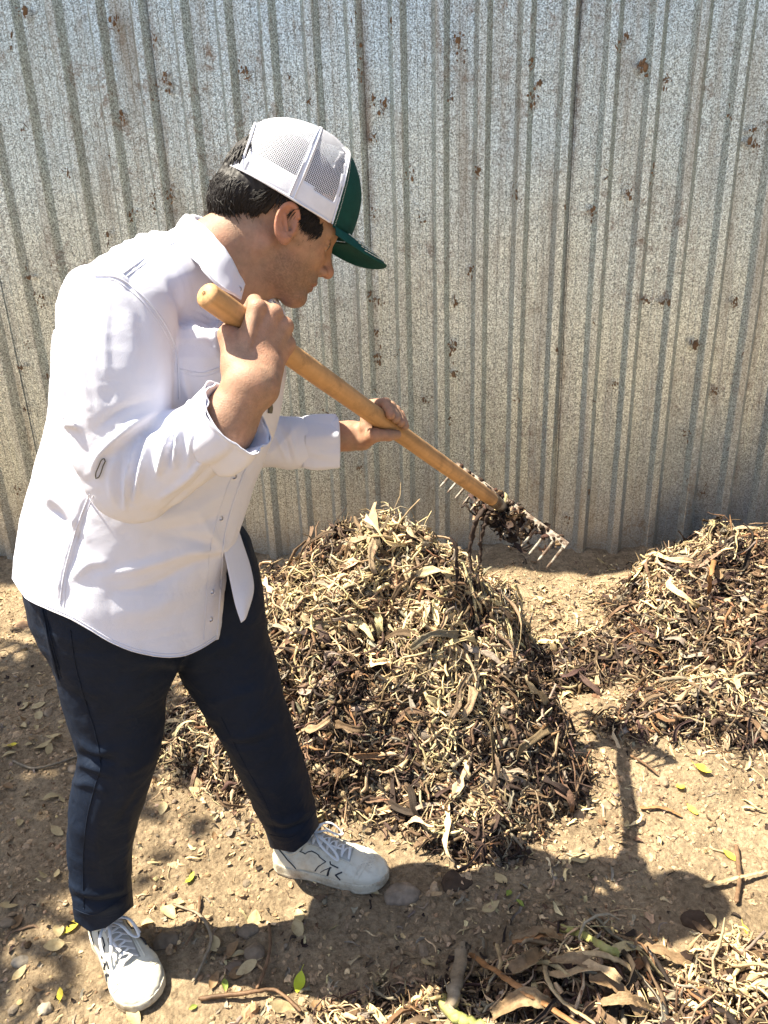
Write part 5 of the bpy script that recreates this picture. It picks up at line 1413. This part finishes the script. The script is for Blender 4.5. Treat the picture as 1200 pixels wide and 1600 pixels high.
# ---- sticks and stalks one can pick out
M_st = {k: mat('stalk_'+k, c, .65, .3, bump=.0015, bscale=150, var=.35, vscale=45, dirt=(d_, .48, .7, 30)) for k, c, d_ in
        (('tan', (.42, .31, .17), (.22, .14, .08)), ('brown', (.17, .10, .055), (.08, .05, .03)), ('grey', (.24, .19, .13), (.12, .09, .06)), ('green', (.30, .31, .10), (.36, .27, .13)), ('rust', (.30, .15, .06), (.16, .08, .035)))}
def lay(pts, lift=0.0):
    out = []
    for q in pts:
        p = G(q[0], q[1])
        for _ in range(4): p = G(q[0], q[1], top_z(p[0], p[1])[0]+(q[2] if len(q) > 2 else .006)+lift)
        out.append(p)
    return np.array(out)
def stalk(name, pts, r0, r1, kind, label, cat='stalk', flat=1.0, n=26):
    P = spline(lay(pts), n); P[1:-1] += rng.normal(0, r0*.10, (n-2, 3))
    r = np.linspace(r0, r1, n)*(1+.035*rng.normal(size=n)); r[0] *= .6; r[-1] *= .5
    V, F = tube_mesh(P, r, 9, flat=flat)
    kk = np.tile(np.arange(9), n); th_ = kk/9*2*math.pi; Cx = np.repeat(P, 9, 0); m9 = n*9
    rg = 1+.16*np.cos(3*th_+r0*900)+.10*np.cos(4*th_+1.3)+.22*fbm(np.column_stack([np.cos(th_)*1.5, np.sin(th_)*1.5, np.repeat(np.arange(n), 9)*.22+r0*1e4]), 3)
    V[:m9] = Cx+(V[:m9]-Cx)*rg[:, None]
    return tag(mk(name, V, F, M_st[kind], base=P[0]), label, cat)
stalk('dry_stem', [(700, 1588, .02), (712, 1545, .06), (722, 1490, .075), (728, 1478, .08)], .0115, .0125, 'grey', 'thick grey weathered stalk standing up out of the foreground heap', flat=.7)
stalk('dry_stem', [(735, 1490, .04), (800, 1535, .05), (850, 1568, .04), (915, 1610, .03)], .0075, .006, 'rust', 'long rusty brown strip slanting down across the foreground heap', flat=.5)
stalk('dry_stem', [(875, 1450, .03), (905, 1460, .045), (940, 1478, .05), (965, 1492, .045)], .0078, .0085, 'green', 'stalk with a green end on top of the foreground heap')
stalk('dry_stem', [(845, 1436, .04), (862, 1443, .04), (890, 1455, .04)], .0022, .004, 'brown', 'thin tapering tip leading into the green ended stalk')
stalk('dry_stem', [(885, 1492, .045), (930, 1490, .05), (975, 1505, .05), (1010, 1540, .04), (1030, 1580, .02)], .0080, .006, 'tan', 'pale thick stalk arching over the right of the foreground heap', flat=.6)
stalk('dry_stem', [(848, 1492, .05), (855, 1530, .05), (880, 1565, .05), (930, 1600, .04)], .0045, .004, 'tan', 'pale curved strip bending down the middle of the foreground heap', flat=.5)
stalk('dry_stem', [(690, 1560, .03), (705, 1582, .03), (730, 1597, .03), (760, 1606, .02)], .012, .010, 'green', 'yellow green banana stalk end low in the foreground heap')
stalk('dry_stem', [(775, 1475, .05), (782, 1505, .05), (772, 1525, .05), (760, 1550, .04)], .004, .0035, 'tan', 'short forked twig beside the grey stalk in the foreground heap')
stalk('dry_stem', [(800, 1472, .04), (850, 1462, .045), (880, 1462, .04)], .006, .003, 'rust', 'reddish strip along the top left of the foreground heap', flat=.4)
stalk('dry_stem', [(310, 1560, .01), (380, 1552, .02), (430, 1548, .02), (470, 1580, .015)], .0045, .003, 'brown', 'brown vine arching over soil right of the near shoe')
stalk('dry_stem', [(420, 1442, .01), (422, 1480, .015), (412, 1520, .015), (400, 1545, .01)], .0035, .003, 'brown', 'dark curved vine on shaded dirt between the shoes')
stalk('dry_stem', [(270, 1412, .008), (312, 1430, .012), (330, 1465, .014), (318, 1500, .012), (300, 1535, .008)], .0042, .003, 'grey', 'grey bent strip looping on dirt right of the near shoe', flat=.5)
stalk('dry_stem', [(312, 1400, .01), (308, 1440, .01), (290, 1478, .01)], .0035, .002, 'brown', 'straight brown strip crossing the grey loop right of the near shoe', flat=.5)
stalk('dry_stem', [(20, 1188, .006), (50, 1200, .01), (80, 1195, .012), (125, 1180, .01)], .004, .003, 'grey', 'long grey twig on the dirt left of the near knee')
stalk('dry_stem', [(458, 855, .0), (470, 862, .03), (490, 875, .02), (505, 885, .01)], .003, .003, 'tan', 'pale hooked twig poking out on the left top of the tall heap')
stalk('dry_stem', [(448, 918, .015), (465, 950, .03), (485, 985, .03), (492, 1005, .01)], .0040, .0032, 'brown', 'dark straight twig leaning on the upper left of the tall heap')
stalk('dry_stem', [(452, 912, .02), (490, 908, .02), (530, 905, .02)], .0032, .003, 'tan', 'pale stem lying level across the upper left of the tall heap')
stalk('dry_stem', [(570, 800, .03), (585, 808, .03), (602, 822, .02)], .0065, .0055, 'tan', 'short pale stub at the very peak of the tall heap')
stalk('dry_stem', [(530, 822, .02), (560, 830, .02), (600, 828, .015)], .0035, .003, 'tan', 'thin straw lying just left of the peak of the tall heap')
stalk('dry_stem', [(672, 912, .02), (700, 905, .025), (745, 892, .02)], .0065, .005, 'tan', 'pale thick stalk near the top right of the tall heap')
stalk('dry_stem', [(700, 912, .02), (720, 907, .02), (734, 903, .015)], .006, .006, 'green', 'short green stalk under the pale one on the tall heap')
stalk('dry_stem', [(560, 1022, .02), (585, 1060, .025), (612, 1095, .02), (626, 1118, .015)], .0050, .0038, 'tan', 'long pale stick slanting down the middle of the tall heap')
stalk('dry_stem', [(718, 965, .02), (745, 955, .025), (770, 935, .015)], .0075, .005, 'tan', 'flat pale blade on the upper right of the tall heap', flat=.4)
stalk('dry_stem', [(770, 1128, .02), (772, 1170, .03), (768, 1215, .02)], .0042, .0035, 'brown', 'upright brown stick low on the right of the tall heap')
stalk('dry_stem', [(620, 1275, .01), (628, 1250, .03), (634, 1228, .03)], .0052, .004, 'brown', 'brown stick sticking out at the foot of the tall heap')
stalk('dry_stem', [(600, 1110, .015), (640, 1100, .025), (690, 1108, .02), (740, 1105, .015)], .0045, .005, 'rust', 'reddish bark strip lying level across the tall heap', flat=.5)
stalk('dry_stem', [(560, 1180, .02), (600, 1215, .03), (630, 1190, .02)], .006, .004, 'rust', 'curved rusty strip in the lower middle of the tall heap', flat=.5)
stalk('dry_stem', [(480, 1055, .02), (470, 1080, .03), (478, 1110, .02)], .0045, .004, 'tan', 'pale drooping stalk with a loop on the left of the tall heap')
stalk('dry_stem', [(1120, 860, .03), (1112, 890, .03), (1108, 930, .02)], .010, .006, 'rust', 'folded rusty leaf sheath standing on top of the right heap', flat=.5)
stalk('dry_stem', [(1180, 835, .03), (1185, 850, .02), (1165, 858, .01)], .008, .007, 'tan', 'pale stub on the top edge of the right heap')
stalk('dry_stem', [(990, 900, .02), (1030, 905, .02), (1075, 890, .02)], .0045, .0035, 'tan', 'pale stem near the top left of the right heap')
stalk('dry_stem', [(1080, 1110, .01), (1110, 1130, .02), (1140, 1165, .015)], .0060, .0045, 'tan', 'long pale strip at the foot of the right heap', flat=.5)
stalk('dry_stem', [(1112, 935, .02), (1118, 985, .03), (1125, 1010, .02)], .0045, .003, 'brown', 'upright brown stick in the middle of the right heap')
stalk('dry_stem', [(952, 1000, .01), (962, 1020, .02), (965, 1045, .01)], .0045, .003, 'tan', 'small pale strip on the left flank of the right heap', flat=.5)
stalk('dry_stem', [(1010, 860, .01), (1040, 880, .02), (1060, 905, .01)], .003, .0025, 'brown', 'thin brown stick leaning at the back of the right heap')
stalk('dry_stem', [(1150, 1320, .01), (1155, 1370, .02), (1150, 1410, .012)], .0050, .0045, 'brown', 'short dark stick on sunny dirt at the right edge')
stalk('dry_stem', [(1100, 1385, .01), (1150, 1372, .02), (1198, 1360, .015)], .0065, .004, 'tan', 'curled pale strip crossing the dark stick at the right', flat=.4)
stalk('dry_stem', [(985, 1180, .008), (1010, 1195, .012), (1028, 1210, .01)], .004, .003, 'brown', 'small brown twig on sunny dirt between the two big heaps')
stalk('dry_stem', [(1000, 1262, .006), (1035, 1262, .01), (1065, 1275, .008)], .007, .005, 'rust', 'flat reddish flake on the sunny dirt below the yellow leaves', flat=.3)
# ---- big leaf strips in the foreground heap
M_bl = mat('dry_banana_leaf', (.20, .13, .07), .65, .25, bump=.002, bscale=120, var=.35, vscale=40, dirt=((.40, .30, .17), .48, .70, 18), trans=.1)
def strip(pts, w_, curl, label, n=24, tw=0.0):
    P = spline(lay(pts), n); T = np.gradient(P, axis=0); T /= np.linalg.norm(T, axis=1)[:, None]
    N = np.array([0, 0, 1.0])-T[:, 2:3]*T; N /= np.linalg.norm(N, axis=1)[:, None]; B = np.cross(T, N)
    th = np.linspace(0, tw, n)[:, None]; N, B = N*np.cos(th)+B*np.sin(th), B*np.cos(th)-N*np.sin(th)
    t = np.linspace(-1, 1, 11); prof = np.sin(np.linspace(.12, .95, n)*math.pi)**.5*w_/2*(1+.12*rng.normal(size=n))
    V = P[:, None]+(prof[:, None]*t[None])[..., None]*B[:, None]+(curl*prof[:, None]*(t**2)[None]+.0012*np.sin(t*14)[None])[..., None]*N[:, None]
    V = V+.0025*fbm(V*55, 3)[..., None]
    return tag(mk('leaf_strip', V.reshape(-1, 3), grid_faces(n, 11), M_bl, base=P[0], solid=.0008), label, 'leaf strip')
strip([(800, 1520, .05), (825, 1505, .06), (845, 1490, .055)], .034, .8, 'wide orange brown folded leaf at the left of the foreground heap')
strip([(770, 1590, .03), (820, 1560, .05), (870, 1575, .03)], .030, .6, 'crumpled pale leaf low in the middle of the foreground heap', tw=.6)
strip([(860, 1505, .05), (900, 1500, .06), (945, 1520, .05)], .020, .7, 'pale leaf strip across the upper middle of the foreground heap', tw=.8)
strip([(920, 1530, .045), (965, 1545, .05), (1005, 1585, .03)], .022, .7, 'grey tan leaf strip on the right slope of the foreground heap', tw=.5)
strip([(940, 1570, .04), (985, 1560, .05), (1030, 1590, .02)], .018, .5, 'dark leaf strip at the lower right of the foreground heap', tw=1.0)
strip([(800, 1470, .035), (845, 1458, .045), (880, 1470, .05)], .018, .9, 'thin curled leaf along the top of the foreground heap', tw=.4)
strip([(1000, 1480, .02), (1040, 1490, .03), (1080, 1510, .015)], .020, .7, 'pale leaf flap on the small heap right of the foreground stalks', tw=.7)
strip([(640, 1560, .02), (670, 1545, .03), (700, 1560, .02)], .022, .6, 'pale crumpled leaf left of the grey standing stalk', tw=.6)
strip([(1125, 905, .02), (1110, 880, .04), (1125, 862, .03)], .030, .9, 'golden brown leaf sheath folded over on top of the right heap')

# ================================================================== TREES OUT OF FRAME (left one throws the dappled shade, right one is added to darken fence reflections)
M_bark = mat('tree_bark', (.13, .10, .075), .9, .2, bump=.01, bscale=25, var=.3, vscale=12)
M_fol = mat('tree_foliage', (.06, .11, .025), .6, .3, var=.35, vscale=3, trans=.25)
def tree(base, crown_c, crown_r, nleaf, label, ls=.05):
    t = thing('tree', base, label, 'tree'); b0 = np.array(base, float); c0 = np.array(crown_c, float); cr = np.array(crown_r, float)
    br = [tube_mesh(spline(np.array([b0, b0*.6+c0*.4+[.1, .05, 0], c0]), 16), np.linspace(.13, .05, 16), 10)]
    cl = []
    for i in range(26):
        d_ = rng.normal(size=3); d_ /= np.linalg.norm(d_); d_[2] = d_[2]*.8+.1; q = c0+d_*cr*rng.uniform(.45, .9); cl.append(q)
        s0 = b0*.35+c0*.65; br.append(tube_mesh(spline(np.array([s0+(c0-s0)*rng.uniform(0, .8), (s0+q)/2+[0, 0, .12], q]), 9), np.linspace(.035, .008, 9), 6))
    V, F = join(br); mk('trunk', V, F, M_bark, t)
    cl = np.array(cl); P = cl[rng.integers(len(cl), size=nleaf)]+rng.normal(size=(nleaf, 3))*cr*.17
    N = rng.normal(size=(nleaf, 3)); N[:, 2] += .6; N /= np.linalg.norm(N, axis=1)[:, None]
    V, F, c = ribbons(P, N, frames(N), rng.uniform(.8, 1.3, nleaf)*ls, rng.uniform(.5, .7, nleaf)*ls, np.full(nleaf, .3), rng.normal(.2, .4, nleaf), np.zeros(nleaf), np.ones((nleaf, 3)), m=4)
    mk('crown', V, F, M_fol, t)
tree((5.6, 1.0, 0), (5.5, 1.0, 3.2), (2.1, 1.9, 2.3), 9000, 'broad unseen tree added right of the heaps to darken the fence reflections', .12)
0 and tree((5.6, -3.6, 0), (5.4, -3.4, 3.2), (2.2, 2.2, 2.2), 8000, 'leafy tree standing behind and right of the viewer', .12)
tree((-3.9, 2.0, 0), (-2.85, 1.85, 3.35), (.66, 1.0, .4), 5000, 'small leafy tree left of the man throwing dappled shade', .07)
